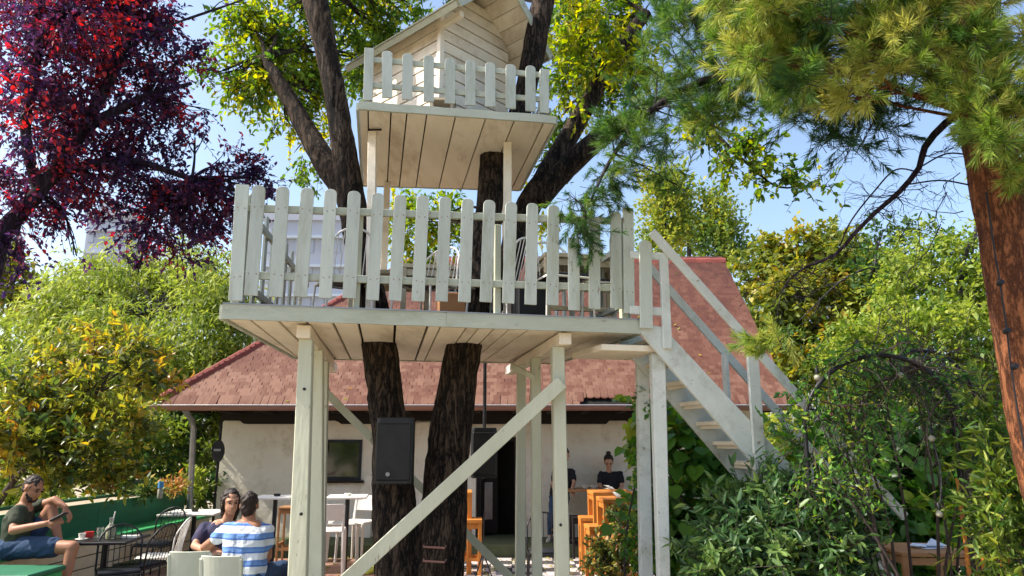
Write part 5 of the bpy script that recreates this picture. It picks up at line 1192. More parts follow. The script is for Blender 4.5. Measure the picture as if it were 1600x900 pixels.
# globe lamps in the arch
bp0 = thing('globe_bulb', (0, 0, 0), 'x', 'light bulb', 'small globe bulbs strung through the arch')
G().ball((0, 0, 0), .024, 14, 10).obj('globe', M_['bulb'], bp0, smooth=True); G().lathe((0, 0, .028), [(.014, 0), (.014, .04), (.006, .05)], 10).obj('socket', M_['black'], bp0, smooth=True)
for px, py, Y, lab in ((1340, 546, 5.45, 'globe bulb at the top left shoulder of the arch'), (1407, 586, 5.45, 'globe bulb under the middle of the arch'), (1456, 685, 5.45, 'globe bulb on the right leg of the inner hoop'), (1468, 803, 5.3, 'globe bulb just above the wooden table at right'), (1277, 590, 5.45, 'globe bulb on the outer left curve of the arch')):
    put(bp0, tuple(at(px, py, Y)), 0, lab)
q = pts([(1277, 583, 5.45), (1310, 560, 5.45), (1340, 540, 5.45), (1375, 575, 5.45), (1407, 580, 5.45), (1440, 610, 5.45), (1452, 650, 5.45), (1456, 680, 5.45), (1470, 740, 5.4), (1468, 797, 5.3)])
tag(G().tube([Vector(p) for p in smooth_path(q, 50)], .005, 5).obj('light_cable', M_['black'], None, smooth=True), 'thin black cable carrying the globe bulbs along the arch', 'cable')
# ================================================================ GREEN BENCH AND PLANTER ALONG THE LEFT SIDE
def gpt(px, py, z): return onz(px, py, z)
bA = Vector((-5.16, 5.2, 0)); bB = Vector((-4.72, 11.7, 0))        # front foot line of bench
bd = (bB - bA).normalized(); bn = Vector((-bd.y, bd.x, 0))           # bn points to the left, away from the seat front
SZ = .60; DEP = .42
bench = thing('garden_bench', tuple(bA.lerp(bB, .5)), 'long built-in bench with cream plank front and green seat along the planter', 'bench')
def strip(P, Q, off0, off1, z0, z1):
    a, b = P + bn * off0, Q + bn * off0; c, d = Q + bn * off1, P + bn * off1
    return G().hexa([Vector((p.x, p.y, z0)) for p in (a, b, c, d)] + [Vector((p.x, p.y, z1)) for p in (a, b, c, d)])
for k in range(4):
    z0 = .02 + k * .138
    for s in range(3):
        P, Q = bA.lerp(bB, s / 3 + .001), bA.lerp(bB, (s + 1) / 3 - .001)
        strip(P, Q, random.uniform(0, .006), .025, z0, z0 + .126).obj('front_board', M_['creamwall'], bench, bevel=.003)
strip(bA, bB, .035, .05, 0, SZ - .04).obj('inner_box', M_['void'], bench)
strip(bA, bB, -.02, DEP, SZ - .035, SZ).obj('seat', M_['brightgreen'], bench, bevel=.004)
planter = thing('planter_wall', tuple(bA.lerp(bB, .5) + bn * .6), 'long dark green planter wall behind the bench on the left', 'planter')
for s in range(3):
    P, Q = bA.lerp(bB, s / 3 + .0006), bA.lerp(bB, (s + 1) / 3 - .0006)
    strip(P, Q, DEP + .003, DEP + .04, .0, .96).obj('front_panel', M_['green'], planter, bevel=.004)
strip(bA, bB, DEP + .9, DEP + .94, 0, .94).obj('back_panel', M_['green'], planter)
strip(bA, bB, DEP + .045, DEP + .895, .6, .9).obj('soil', M_['ground'], planter)
# ---- end block with bright green side at the lower left corner
a = at(58, 872, 6.6); t = thing('green_cushion_box', (a.x - .4, 6.6, 0), 'green box seat at the lower left corner under the man', 'seat')
G().box((a.x - .42, 6.75, .28), (.84, .5, .56)).obj('box', M_['brightgreen'], t, bevel=.008)
G().box((a.x - .42, 6.75, .585), (.88, .54, .045)).obj('lid', M_['green'], t, bevel=.01)

# ================================================================ FURNITURE
def wire_chair(m, seatm, label):
    t = thing('wire_chair', (0, 0, 0), label, 'chair', 'wire chairs by the green bench')
    L = [(-.2, .2), (.2, .2), (-.19, -.19), (.19, -.19)]
    for x, y in L: G().tube([(x * 1.12, y * 1.12, 0), (x, y, .44)], .010, 8).obj('leg', M_[m], t, smooth=True)
    P = [(-.2, -.19, .44)] + [(-.2 * math.cos(math.pi * k / 12 * 1.0) if 0 < k < 12 else (-.2 if k == 0 else .2), -.19 - .09 * math.sin(math.pi * k / 12) - .03, .70 + .17 * math.sin(math.pi * k / 12)) for k in range(13)] + [(.2, -.19, .44)]
    G().tube(P, .010, 8).obj('back_frame', M_[m], t, smooth=True)
    for k in range(1, 8):
        x = -.2 + .05 * k; zt = .70 + .17 * math.sqrt(max(0, 1 - (x / .2) ** 2)); G().tube([(x, -.19, .45), (x, -.235 - .06 * math.sqrt(max(0, 1 - (x / .2) ** 2)), zt - .01)], .0045, 5).obj('back_wire', M_[m], t)
    G().tube([(-.2, .2, .44), (.2, .2, .44), (.2, -.19, .44), (-.2, -.19, .44), (-.2, .2, .44)], .010, 8).obj('seat_frame', M_[m], t, smooth=True)
    G().box((0, 0.005, .462), (.38, .37, .035)).obj('seat', M_[seatm], t, smooth=True, bevel=.012)
    return t
wc = wire_chair('blackmetal', 'black', 'x'); ww = wire_chair('whitewood', 'whitewood', 'x')
def gp(px, py, z=0.0): p = onz(px, py, z); return (p.x, p.y, 0)
def gY(px, Y): p = at(px, 850, Y); return (p.x, Y, 0)
put(wc, gY(190, 7.6), R(-150), 'black wire chair with black seat nearest the bottom edge on the left')
put(wc, gY(222, 8.0), R(80), 'black wire chair turned sideways at the right side of the black table')
put(ww, gY(248, 8.5), R(100), 'white wire chair with slanted back between the black table and the pale round table')
put(wc, gY(246, 9.6), R(170), 'black wire chair with arched back against the green planter wall')
def pedestal_table(name, label, r, h, mt, mp, square=False, group=None):
    t = thing(name, (0, 0, 0), label, 'table', group)
    if square: G().box((0, 0, h - .014), (2 * r, 2 * r, .028)).obj('tabletop', M_[mt], t, bevel=.006)
    else: G().lathe((0, 0, h - .028), [(r - .01, 0), (r, .008), (r, .022), (r - .008, .028)], 40).obj('tabletop', M_[mt], t)
    G().lathe((0, 0, .02), [(.03, 0), (.03, h - .05)], 12).obj('column', M_[mp], t, smooth=True)
    G().lathe((0, 0, 0), [(.22, 0), (.22, .012), (.05, .03), (.03, .05)], 24).obj('foot', M_[mp], t, smooth=True); return t
bt_ = pedestal_table('cafe_table', 'black square metal table with a bottle and cups in front of the seated man', .33, .73, 'blackmetal', 'blackmetal', True)
TB = gY(165, 7.9); put(bt_, TB, R(6), 'black square metal table with a bottle and cups in front of the seated man')
wt = pedestal_table('cafe_table', 'pale square table on a black column beside the green bench', .38, .75, 'whitewood', 'black', True)
put(wt, gY(300, 10.6), R(5), 'pale square table on a black column beside the green bench')
wt2 = pedestal_table('bar_table', 'x', .27, .99, 'whitewood', 'black', True)
put(wt2, gY(426, 10.2), R(0), 'white-topped high table on a black column against the sunlit wall left of the big post')
put(wt2, gY(540, 10.3), R(8), 'white-topped high table surrounded by white chairs right of the big post')
def plastic_chair(label, group, tall=1.0):
    t = thing('plastic_chair', (0, 0, 0), label, 'chair', group); m = M_['whiteplastic'] if tall == 1 else M_['whitewood']; h = .44 * tall
    for x, y in ((-.2, .2), (.2, .2), (-.2, -.2), (.2, -.2)):
        G().beam((x * 1.08, y * 1.1, 0), (x, y, h), .03, .03, w2=.04, h2=.04).obj('leg', m, t, bevel=.006)
    G().box((0, 0, h + .012), (.44, .43, .03)).obj('seat', m, t, bevel=.012)
    for x in (-.195, .195): G().beam((x, -.2, h + .02), (x * 1.02, -.265, h + .34), .035, .03).obj('back_post', m, t, bevel=.006)
    g = G(); vs = []; n = 8
    for i in range(n + 1):
        x = -.2 + .4 * i / n; dy = -.035 * (1 - (x / .2) ** 2)
        for y, z in ((-.232 + dy, h + .15), (-.275 + dy, h + .36), (-.257 + dy, h + .36), (-.214 + dy, h + .15)): vs.append((x, y, z))
    fs = [(4 * i + k, 4 * i + (k + 1) % 4, 4 * i + 4 + (k + 1) % 4, 4 * i + 4 + k) for i in range(n) for k in range(4)] + [(3, 2, 1, 0), (4 * n, 4 * n + 1, 4 * n + 2, 4 * n + 3)]
    g.add(vs, fs).obj('backrest', m, t, bevel=.004); return t
pc = plastic_chair('x', 'pale plastic chairs in the foreground')
put(pc, gY(368, 6.5), R(-4), 'pale plastic chair on which the man in the striped shirt sits')
put(pc, gY(312, 6.75), R(6), 'empty pale plastic chair left of the man in the striped shirt')
put(pc, gY(438, 7.6), R(120), 'pale plastic chair with dark things on it just left of the big post')
put(pc, gY(352, 7.55), R(175), 'pale plastic chair under the dark-haired woman')
for o_ in [o for o in C.objects if o.get('group') == 'pale plastic chairs in the foreground']: o_.scale = (.84, .95, 1)
hc = plastic_chair('x', 'white high chairs round the white table', 1.3)
put(hc, gY(512, 9.9), R(10), 'white high chair nearest in front of the white bar table')
put(hc, gY(534, 10.7), R(-80), 'white high chair behind the white bar table seen from its side')
put(hc, gY(558, 10.9), R(160), 'white high chair farthest right at the white bar table')
def wood_stool(name, label, cat, m, w, h, top=.05, leg=.05, d=None, group=None):
    d = d or w; t = thing(name, (0, 0, 0), label, cat, group)
    G().box((0, 0, h - top / 2), (w, d, top)).obj('seat' if cat == 'stool' else 'tabletop', M_[m], t, bevel=.005)
    x = w / 2 - leg / 2 - .004; y = d / 2 - leg / 2 - .004
    for a, b in ((-x, -y), (x, -y), (-x, y), (x, y)): G().box((a, b, (h - top) / 2), (leg, leg, h - top)).obj('leg', M_[m], t, bevel=.004)
    for s in (-1, 1):
        G().box((0, s * y, h - top - .04), (w - 2 * leg - .01, .025, .06)).obj('apron', M_[m], t); G().box((s * x, 0, h - top - .04), (.025, d - 2 * leg - .01, .06)).obj('apron', M_[m], t)
        G().box((s * x, 0, .28), (.03, d - 2 * leg - .01, .04)).obj('stretcher', M_[m], t); G().box((0, s * y, .22), (w - 2 * leg - .01, .03, .04)).obj('stretcher', M_[m], t)
    return t
os_ = wood_stool('bar_stool', 'x', 'stool', 'orange', .34, .72, group='orange wooden bar stools')
ot = wood_stool('bar_table', 'x', 'table', 'orange', .55, 1.06, top=.045, leg=.06, group='orange wooden bar tables')
put(ot, gY(705, 10.2), R(4), 'orange wooden bar table half hidden behind the right tree trunk')
put(os_, gY(733, 10.0), R(3), 'orange bar stool showing just right of the tree trunk')
put(os_, gY(668, 10.4), R(10), 'orange bar stool glimpsed in the gap between the two trunks')
put(ot, gY(955, 10.2), R(2), 'orange bar table farther back, beside the variegated bush')
put(ot, gY(974, 9.0), R(2), 'orange bar table nearer, partly behind the variegated bush and support posts')
put(os_, gY(925, 10.25), R(0), 'orange bar stool standing left of the right-hand orange tables')
put(os_, gY(938, 9.25), R(5), 'orange bar stool nearest the camera, half hidden by the variegated bush')
wall_t = thing('wall_table', (at(905, 762, 11.95).x, 11.95, .2), 'dark wooden table against the plaster wall where the two women work', 'table')
cx = at(912, 762, 11.85).x; zt = at(912, 763, 11.85).z
G().box((cx, 11.85, zt - .02), (.95, .5, .04)).obj('tabletop', M_['wood'], wall_t, bevel=.005)
for x in (-.44, .44): G().box((cx + x, 11.85, (.2 + zt - .04) / 2), (.05, .4, zt - .24)).obj('leg', M_['darkwood'], wall_t)
ds = wood_stool('dark_stool', 'dark wooden stool with brown seat under the wall table', 'stool', 'darkwood', .32, .62, top=.03, leg=.035)
p = at(908, 840, 11.4); put(ds, (p.x, 11.35, .0), R(4), 'dark wooden stool in front of the wall table where the women work')
ds2 = wood_stool('side_stool', 'x', 'stool', 'wood', .3, .8, top=.03, leg=.03); put(ds2, gY(452, 10.9), R(0), 'slim wooden stool beside the high table left of the big post')
# wooden table at lower right with papers
rt = wood_stool('wooden_table', 'x', 'table', 'wood', .62, .76, top=.035, leg=.05, d=.7); p = onz(1448, 858, .76)
put(rt, (p.x, p.y + .1, 0), R(-6), 'brown wooden garden table at the lower right beside the arch')
pz = .762; g = G()
for k, (dx, dy, rz_) in enumerate(((.0, 0, .3), (.05, .04, -.5), (-.06, .05, .9))):
    g.box((p.x + .05 + dx, p.y + .05 + dy, pz + .005 + .008 * k), (.2, .14, .006), rz=rz_)
g.add([(p.x - .0, p.y + .02, pz + .026), (p.x + .2, p.y, pz + .026), (p.x + .17, p.y + .15, pz + .03), (p.x + .09, p.y + .07, pz + .085)], [(0, 1, 3), (1, 2, 3), (2, 0, 3), (0, 2, 1)])
tag(g.obj('folded_napkins', M_['cloth_blue'], None), 'pale blue folded papers lying on the brown wooden table at right', 'papers')

# table things
def bottle(name, loc, m, h, r, label, cat='bottle'):
    t = thing(name, loc, label, cat); x, y, z = loc
    G().lathe(loc, [(r * .9, 0), (r, .01), (r, h * .55), (r * .45, h * .74), (r * .34, h * .8), (r * .34, h)], 16).obj('body', M_[m], t, smooth=True)
    G().lathe((x, y, z + h), [(r * .4, 0), (r * .4, .02)], 10).obj('cap', M_['steel'], t); return t
tz = .732
b = bottle('carafe', (TB[0] + .06, TB[1] - .05, tz), 'clear', .19, .05, 'clear glass carafe with a straw on the black table'); G().tube([(TB[0] + .06, TB[1] - .05, tz + .05), (TB[0] + .09, TB[1] - .05, tz + .27)], .006, 6).obj('straw', M_['whitewood'], b)
G().lathe((TB[0] + .06, TB[1] - .05, tz + .012), [(.042, 0), (.042, .10)], 14).obj('lemonade', mat('cloudy_lemonade', (0.55, 0.55, 0.35), bump=0), b, smooth=True)
def cup(loc, label, m='whitewood', r=.035, h=.06):
    t = thing('cup', loc, label, 'cup', 'cups and glasses on the black table'); G().lathe(loc, [(r * .7, 0), (r, h), (r * .88, h), (r * .6, .008)], 16).obj('bowl', M_[m], t, smooth=True)
    G().lathe((loc[0], loc[1], loc[2] + .000), [(r * 1.7, .001), (r * 1.8, .006)], 18).obj('saucer', M_[m], t)
cup((TB[0] - .2, TB[1] - .1, tz), 'white cup at the left end of the black table'); cup((TB[0] - .1, TB[1] + .05, tz), 'clear tumbler between the cup and the carafe', 'clear', .035, .10)
G().box((TB[0] - .22, TB[1] + .06, tz + .03), (.09, .05, .055), rz=.4).top('cigarette_box', M_['red'], 'small red and white packet on the left corner of the black table', 'packet')
G().box((TB[0] + .24, TB[1] + .02, tz + .012), (.16, .11, .02), rz=.2).top('folded_menu', M_['whitewood'], 'white folded menu on the right part of the black table', 'menu')
pb = at(251, 762, 10.2); bottle('water_bottle', (pb.x, 10.2, .962), 'bulb', .2, .035, 'plastic water bottle with blue cap standing on the planter edge')
G().lathe((pb.x, 10.2, 1.10), [(.036, 0), (.036, .08)], 12).top('bottle_sleeve', mat('blue_label', (0.08, 0.3, 0.6), bump=0), 'blue label wrapped round the bottle on the planter edge', 'label')
for px, Y, z, lab in ((300, 10.6, .752, 'small dark ashtray on the pale square table by the bench'), (428, 10.2, .992, 'small dark ashtray on the high table left of the big post'), (540, 10.3, .992, 'white napkin holder on the high table right of the big post')):
    q = gY(px, Y); G().lathe((q[0], q[1], z), [(.04, 0), (.05, .03), (.035, .028), (.03, .01)], 14).top('ashtray' if 'ash' in lab else 'napkin_holder', M_['black'] if 'ash' in lab else M_['whitewood'], lab, 'ashtray' if 'ash' in lab else 'holder', smooth=True)
for i, (px, Y, lab) in enumerate(((952, 10.2, 'crumpled white napkins on the farther orange table'), (972, 9.0, 'crumpled white napkins on the nearer orange table'))):
    q = gY(px, Y); g = G(); rn = random.Random(i)
    for k in range(3): g.add([(q[0] + rn.uniform(-.12, .12), q[1] + rn.uniform(-.1, .1), 1.062 + rn.uniform(0, .07)) for _ in range(5)], [(0, 1, 2), (2, 3, 4), (0, 2, 4), (1, 3, 2)])
    tag(g.obj('napkins', M_['whitewood'], None), lab, 'napkins')
for px, lab in ((915, 'row of pale dishes on the wall table, left one'), (927, 'pale bowl on the wall table beside the sitting woman')):
    G().lathe((at(px, 760, 11.85).x, 11.85, zt + .001), [(.04, 0), (.075, .045), (.065, .045), (.03, .012)], 16).top('dish', M_['whitewood'], lab, 'dish', smooth=True)
# loose board and tripod on the ground
q = onz(590, 893, .03); G().box((q.x - .05, q.y + .0, .06), (.25, .5, .04), rz=R(-30)).top('yellow_board', M_['yellow'], 'yellow-green painted board lying at the foot of the trunks', 'board', bevel=.005)
q = gY(755, 9.4); t = thing('tripod_stand', q, 'low black folding tripod on the checkered floor', 'tripod')
for k in range(3):
    a_ = 2.1 * k + .4; G().tube([(q[0] + .15 * math.cos(a_), q[1] + .15 * math.sin(a_), 0), (q[0], q[1], .38)], .009, 6).obj('leg', M_['blackmetal'], t)
G().tube([(q[0], q[1], .38), (q[0] + .01, q[1], .85)], .007, 6).obj('pole', M_['blackmetal'], t)
wc3 = put(wc, gY(852, 8.9), R(182), 'black wire chair with only its arched back in view at the bottom centre'); wc3.scale = (1, 1, .9) if False else (1, 1, 1)
wc3['group'] = 'wire chairs by the green bench'

# ================================================================ LOUDSPEAKERS
def speaker(px0, px1, py0, py1, Y, dpt, label, rz, badge):
    a, b = at(px0, py1, Y), at(px1, py1, Y); z1 = at(px0, py0, Y).z; z0 = a.z; cx = (a.x + b.x) / 2; w = (b.x - a.x)
    t = thing('loudspeaker', (cx, Y, z0), label, 'loudspeaker', rz=rz); M = world_of(t)
    r = .05; out = []
    def pt(x, y, z): return M @ Vector((x, y, z))
    prof = [(-w / 2, .02), (-w / 2 + .03, 0), (w / 2 - .03, 0), (w / 2, .02), (w / 2 * .98, dpt * .5), (w / 2 * .62, dpt), (-w / 2 * .62, dpt), (-w / 2 * .98, dpt * .5)]
    h = z1 - z0; n = len(prof); vs = []
    for z, s in ((0, .96), (.025, 1), (h - .04, 1), (h, .93)): vs += [pt(x * s, y * s + .01 * (1 - s), z) for x, y in prof]
    fs = [(j * n + k, j * n + (k + 1) % n, (j + 1) * n + (k + 1) % n, (j + 1) * n + k) for j in range(3) for k in range(n)] + [tuple(range(n))[::-1], tuple(3 * n + k for k in range(n))]
    G().add(vs, fs).obj('cabinet', M_['black'], t, bevel=.006)
    gr = [pt(x, y, z) for x, y, z in ((-w * .46, -.012, .03), (w * .46, -.012, .03), (w * .46, .006, .03), (-w * .46, .006, .03), (-w * .46, -.012, h - .05), (w * .46, -.012, h - .05), (w * .46, .006, h - .05), (-w * .46, .006, h - .05))]
    G().hexa(gr).obj('grille', M_['blackmetal'], t, bevel=.008)
    if badge:
        p = pt(-w * .12, -.018, h * .15); G().lathe(p, [(0, -.003), (.016, -.003), (.018, 0), (.016, .003), (0, .003)], 16, Matrix.Rotation(R(90), 4, 'X')).obj('badge', M_['steel'], t)
    for s in (-1, 1): G().beam(pt(s * w * .2, dpt * .9, h * .6), pt(s * w * .2, dpt + .12, h * .6), .03, .03).obj('bracket', M_['steel'], t)
    return t
speaker(583, 643, 652, 757, 5.98, .24, 'big black loudspeaker strapped to the left trunk under the platform', R(-3), True)
speaker(736, 777, 668, 747, 8.0, .26, 'black loudspeaker with pale edges hanging behind the right trunk near the door', R(8), False)
p = at(757, 650, 8.28); G().tube([(p.x, 8.3, at(757, 748, 8.28).z), (p.x, 8.3, at(757, 560, 8.28).z + .4)], .02, 8).top('hanging_pole', M_['blackmetal'], 'thin dark pole from which the second loudspeaker hangs', 'pole')

# ================================================================ THINGS ON THE MAIN DECK
FZ = ZL + .078
dk = wood_stool('deck_table', 'x', 'table', 'creamwall', .8, .72, top=.04, leg=.05, d=.55, group='tables on the treehouse deck')
def dY(px, Y, z=FZ): p = at(px, 450, Y); return (p.x, Y, z)
put(dk, dY(690, 6.9), R(9), 'pale wooden table on the deck near the middle of the railing')
put(dk, dY(610, 7.1), R(9), 'pale wooden table on the deck behind the left trunk')
lt = put(dk, dY(905, 6.5), R(12), 'pale wooden table at the right end of the deck')
wd = wire_chair('whitewood', 'black', 'x'); wd['group'] = 'white wire chairs on the treehouse deck'
for px, Y, a, lab in ((537, 6.2, 30, 'white wire chair on the deck behind the left trunk'), (665, 6.3, 150, 'white wire chair at the front of the middle deck table'), (728, 6.8, -80, 'white wire chair at the right end of the middle deck table'), (780, 6.4, 60, 'white wire chair beside the short stump under the playhouse'), (875, 6.1, 200, 'white wire chair near the right corner of the deck'), (935, 6.35, 100, 'white wire chair beside the stair opening')):
    put(wd, dY(px, Y), R(a), lab)
q = dY(826, 6.2); G().box((q[0], q[1], FZ + .22), (.26, .22, .44), rz=.3).top('dark_crate', M_['black'], 'dark box on the deck between the stump and the right corner', 'box', bevel=.01)
q = dY(705, 5.9); G().box((q[0], q[1], FZ + .14), (.22, .2, .28), rz=.2).top('brown_box', M_['wood'], 'brown wooden box on the deck behind the railing', 'box', bevel=.008)
q = dY(690, 110 / 10 * .57); 
p = at(692, 150, 6.05); t = thing('small_stool', (p.x, 6.05, UT), 'tiny cream stool on the upper platform in front of the playhouse corner', 'stool')
G().box((p.x, 6.05, UT + .15), (.24, .16, .025)).obj('seat', M_['cream'], t)
for s in (-1, 1): G().box((p.x + s * .09, 6.05, UT + .0685), (.025, .14, .136)).obj('leg', M_['cream'], t)

# ================================================================ PEOPLE
def cap(g, a, b, ra, rb, n=14):
    a, b = Vector(a), Vector(b); k = 5; P = []; Rr = []; d = (b - a).normalized()
    for i in range(k): th = math.pi / 2 * (1 - i / k); P.append(a - d * ra * math.sin(th)); Rr.append(max(.002, ra * math.cos(th)))
    for i in range(5): P.append(a.lerp(b, i / 4)); Rr.append(ra + (rb - ra) * i / 4)
    for i in range(1, k + 1): th = math.pi / 2 * i / k; P.append(b + d * rb * math.sin(th)); Rr.append(max(.002, rb * math.cos(th)))
    g.tube(P, Rr, n)
def ell(g, c, r, rot=None, n=18, m=12):
    q = G().ball((0, 0, 0), r, n, m); M = Matrix.Translation(Vector(c)) @ (rot or Matrix.Identity(4)); g.add([M @ Vector(v) for v in q.v], q.f)
def fuse(g, name, mname, parent, voxel=.010, smooth=2):
    return crease(fuse0(g, name, mname, parent, voxel, smooth), name)
def crease(o, name):
    a, f = (.011, 9) if name in ('tshirt', 'shorts', 'jeans', 'trousers', 'top') else ((.007, 34) if name in ('hair', 'beard') else (0, 1))
    if a:
        me = o.data; nv = len(me.vertices); co = np.empty(nv * 3); me.vertices.foreach_get('co', co); co = co.reshape(-1, 3)
        no = np.empty(nv * 3); me.vertices.foreach_get('normal', no); no = no.reshape(-1, 3); rs = np.random.default_rng(len(me.vertices)); h = np.zeros(nv)
        for k in range(9):
            w = unit(rs.normal(size=3) * np.array([.6, .8, 1.2])) * f * rs.uniform(.6, 2.6); h += np.sin(co @ w * 3 + rs.uniform(0, 6) + 1.2 * np.sin(co @ w[::-1] * 1.7)) / 4.5
        h = h if name in ('hair', 'beard') else .30 - np.abs(h) * 1.1
        me.vertices.foreach_set('co', (co + no * (a * h)[:, None]).ravel()); me.update()
    return o
def fuse0(g, name, mname, parent, voxel=.010, smooth=2):
    M = world_of(parent); me = bpy.data.meshes.new(name); Mi = M.inverted()
    me.from_pydata([tuple(Mi @ Vector(v)) for v in g.v], [], g.f); me.materials.append(mname if not isinstance(mname, str) else M_[mname])
    o = inst(name, me, M, parent); rm = o.modifiers.new('r', 'REMESH'); rm.mode = 'VOXEL'; rm.voxel_size = voxel; rm.use_smooth_shade = True
    sm = o.modifiers.new('s', 'SMOOTH'); sm.factor = .5; sm.iterations = smooth
    dg = bpy.context.evaluated_depsgraph_get(); dg.update(); nm = bpy.data.meshes.new_from_object(o.evaluated_get(dg)); o.modifiers.clear(); o.data = nm; nm.name = name
    if not nm.materials: nm.materials.append(M_[mname] if isinstance(mname, str) else mname)
    return o
def hand(g, w, d, n, s=1.0, curl=.5):
    """palm from wrist w along d; n = back-of-hand normal; five unequal bent fingers"""
    w, d, n = Vector(w), Vector(d).normalized(), Vector(n); n = (n - d * n.dot(d)).normalized(); sd = d.cross(n)
    c = w + d * .045 * s
    for k in (-1, 0, 1): cap(g, w + sd * .012 * k * s, w + d * .075 * s + sd * .022 * k * s, .014 * s, .013 * s, 8)
    for k, L in zip((-1.5, -.5, .5, 1.5), (.058, .075, .08, .068)):
        a = w + d * .082 * s + sd * .018 * k * s; m = a + (d * (1 - curl * .4) - n * curl * .5).normalized() * L * .5 * s; e = m + (d * (1 - curl) - n * curl).normalized() * L * .5 * s
        cap(g, a, m, .0092 * s, .0085 * s, 7); cap(g, m, e, .0085 * s, .007 * s, 7)
    a = w + d * .02 * s + sd * .026 * s; m = a + (d * .6 + sd * .7 - n * .2).normalized() * .035 * s; e = m + (d * .9 + sd * .2 - n * .4).normalized() * .03 * s
    cap(g, a, m, .012 * s, .0105 * s, 8); cap(g, m, e, .0105 * s, .008 * s, 8)
def head(g, c, f, up=(0, 0, 1), s=1.0):
    """skull, jaw, nose, ears, lips. f = facing direction"""
    f = Vector(f).normalized(); upv = Vector(up); sd = f.cross(upv).normalized(); upv = sd.cross(f).normalized()
    Rm = Matrix((sd, f, upv)).transposed().to_4x4(); c = Vector(c)
    def L(x, y, z): return c + (sd * x + f * y + upv * z) * s
    ell(g, L(0, -.012, .025), (.073 * s, .092 * s, .088 * s), Rm); ell(g, L(0, .022, -.035), (.058 * s, .066 * s, .075 * s), Rm); ell(g, L(0, .055, -.085), (.032 * s, .028 * s, .026 * s), Rm)
    cap(g, L(0, .085, .012), L(0, .105, -.022), .009 * s, .015 * s, 8); cap(g, L(-.02, .083, -.055), L(.02, .083, -.055), .008 * s, .008 * s, 8)
    for k in (-1, 1): ell(g, L(.076 * k, -.01, -.01), (.010 * s, .02 * s, .032 * s), Rm, 8, 6); cap(g, L(.014 * k, .085, .03), L(.045 * k, .072, .03), .009 * s, .008 * s, 7)
    return L, Rm
def eyes(parent, L, s=1.0):
    g = G()
    for k in (-1, 1): g.ball(L(.030 * k, .083, .008), .010 * s, 8, 6)
    g.obj('eyes', M_['black'], parent)
    g = G()
    for k in (-1, 1): g.tube([L(.016 * k, .093, .032), L(.048 * k, .080, .030)], .0045 * s, 5)
    g.obj('eyebrows', M_['hair'], parent)
def torso(g, pel, chest, shL, shR, neck, k=1.0, grow=0.0):
    pel, chest, shL, shR, neck = [Vector(v) for v in (pel, chest, shL, shR, neck)]; ax = (shR - shL).normalized() * k
    for s_, r in ((-1, .105), (1, .105), (0, .11)): cap(g, pel + ax * .075 * s_, chest + ax * .085 * s_, r * k * .98 + grow, r * k + grow)
    cap(g, shL.lerp(chest, .15), shR.lerp(chest, .15), .062 * k + grow, .062 * k + grow); cap(g, chest.lerp(neck, .5) - ax * .06, chest.lerp(neck, .5) + ax * .06, .085 * k + grow, .085 * k + grow)

# ---- man in the dark green tee on the bench
def P(px, py, Y): return at(px, py, Y)
man = thing('person', tuple(at(30, 868, 7.3)), 'man in dark green t-shirt and denim shorts on the bench with one knee up', 'person')
pel, che, nk, hd = P(26, 850, 7.3), P(30, 812, 7.3), P(40, 786, 7.28), P(52, 763, 7.26)
shN, shF = P(28, 800, 7.10), P(44, 797, 7.5); g = G()
torso(g, pel, che, shN, shF, nk); cap(g, nk.lerp(che, .3), hd + Vector((-.03, 0, -.04)), .06, .052)
Lh, Rh = head(g, hd, (.86, -.22, -.42), (.4, 0, 1))
elN, wrN = P(21, 829, 6.98), P(72, 818, 6.98); cap(g, shN, elN, .052, .042); cap(g, elN, wrN, .042, .028); hand(g, wrN, (1, .05, .25), (0, -1, .3), 1, .7)
elF, wrF = P(86, 781, 7.42), P(102, 793, 7.38); cap(g, shF, elF, .05, .04); cap(g, elF, wrF, .04, .028); hand(g, wrF, (.55, 0, -.8), (.8, -.2, .5), 1, .5)
hpN, hpF = pel + Vector((.03, -.10, -.02)), pel + Vector((.05, .10, -.02))
knN, anN = P(113, 855, 7.15), P(100, 915, 7.1); cap(g, hpN, knN, .088, .060); cap(g, knN, anN, .058, .040)
knF, anF = P(80, 794, 7.44), P(92, 846, 7.36); cap(g, hpF, knF, .085, .058); cap(g, knF, anF, .056, .036)
fo = anN + Vector((0, 0, -.05)); cap(g, anN, fo + Vector((.10, -.02, -.03)), .036, .026); cap(g, anF + Vector((-.02, 0, 0)), anF + Vector((.14, -.01, -.03)), .036, .024)
fuse(g, 'body', 'skin_tan', man)
eyes(man, Lh)
g = G(); torso(g, pel + Vector((0, 0, .01)), che, shN, shF, nk + Vector((-.01, 0, -.06)), 1, .016); cap(g, shN, shN.lerp(elN, .55), .068, .066); cap(g, shF, shF.lerp(elF, .5), .066, .064); fuse(g, 'tshirt', 'tee_green', man)
g = G(); cap(g, pel + Vector((0, -.08, -.02)), pel + Vector((0, .08, -.02)), .125, .125); cap(g, hpN, hpN.lerp(knN, .66), .108, .098); cap(g, hpF, hpF.lerp(knF, .55), .102, .09); fuse(g, 'shorts', 'denim', man)
g = G(); ell(g, Lh(0, -.022, .036), (.0765, .092, .086), Rh); ell(g, Lh(0, -.05, -.005), (.068, .058, .075), Rh); fuse(g, 'hair', 'hair', man, .009)
g = G(); cap(g, Lh(-.022, .055, -.090), Lh(.022, .055, -.090), .029, .029); cap(g, Lh(-.058, .015, -.05), Lh(-.036, .045, -.088), .014, .018); cap(g, Lh(.058, .015, -.05), Lh(.036, .045, -.088), .014, .018); fuse(g, 'beard', 'hair', man, .008)
ph = wrN + Vector((.11, -.0, .06)); G().box(ph, (.02, .072, .145), ry=R(62)).top('smartphone', M_['black'], 'black phone held in the hand of the man on the bench', 'phone', bevel=.004)

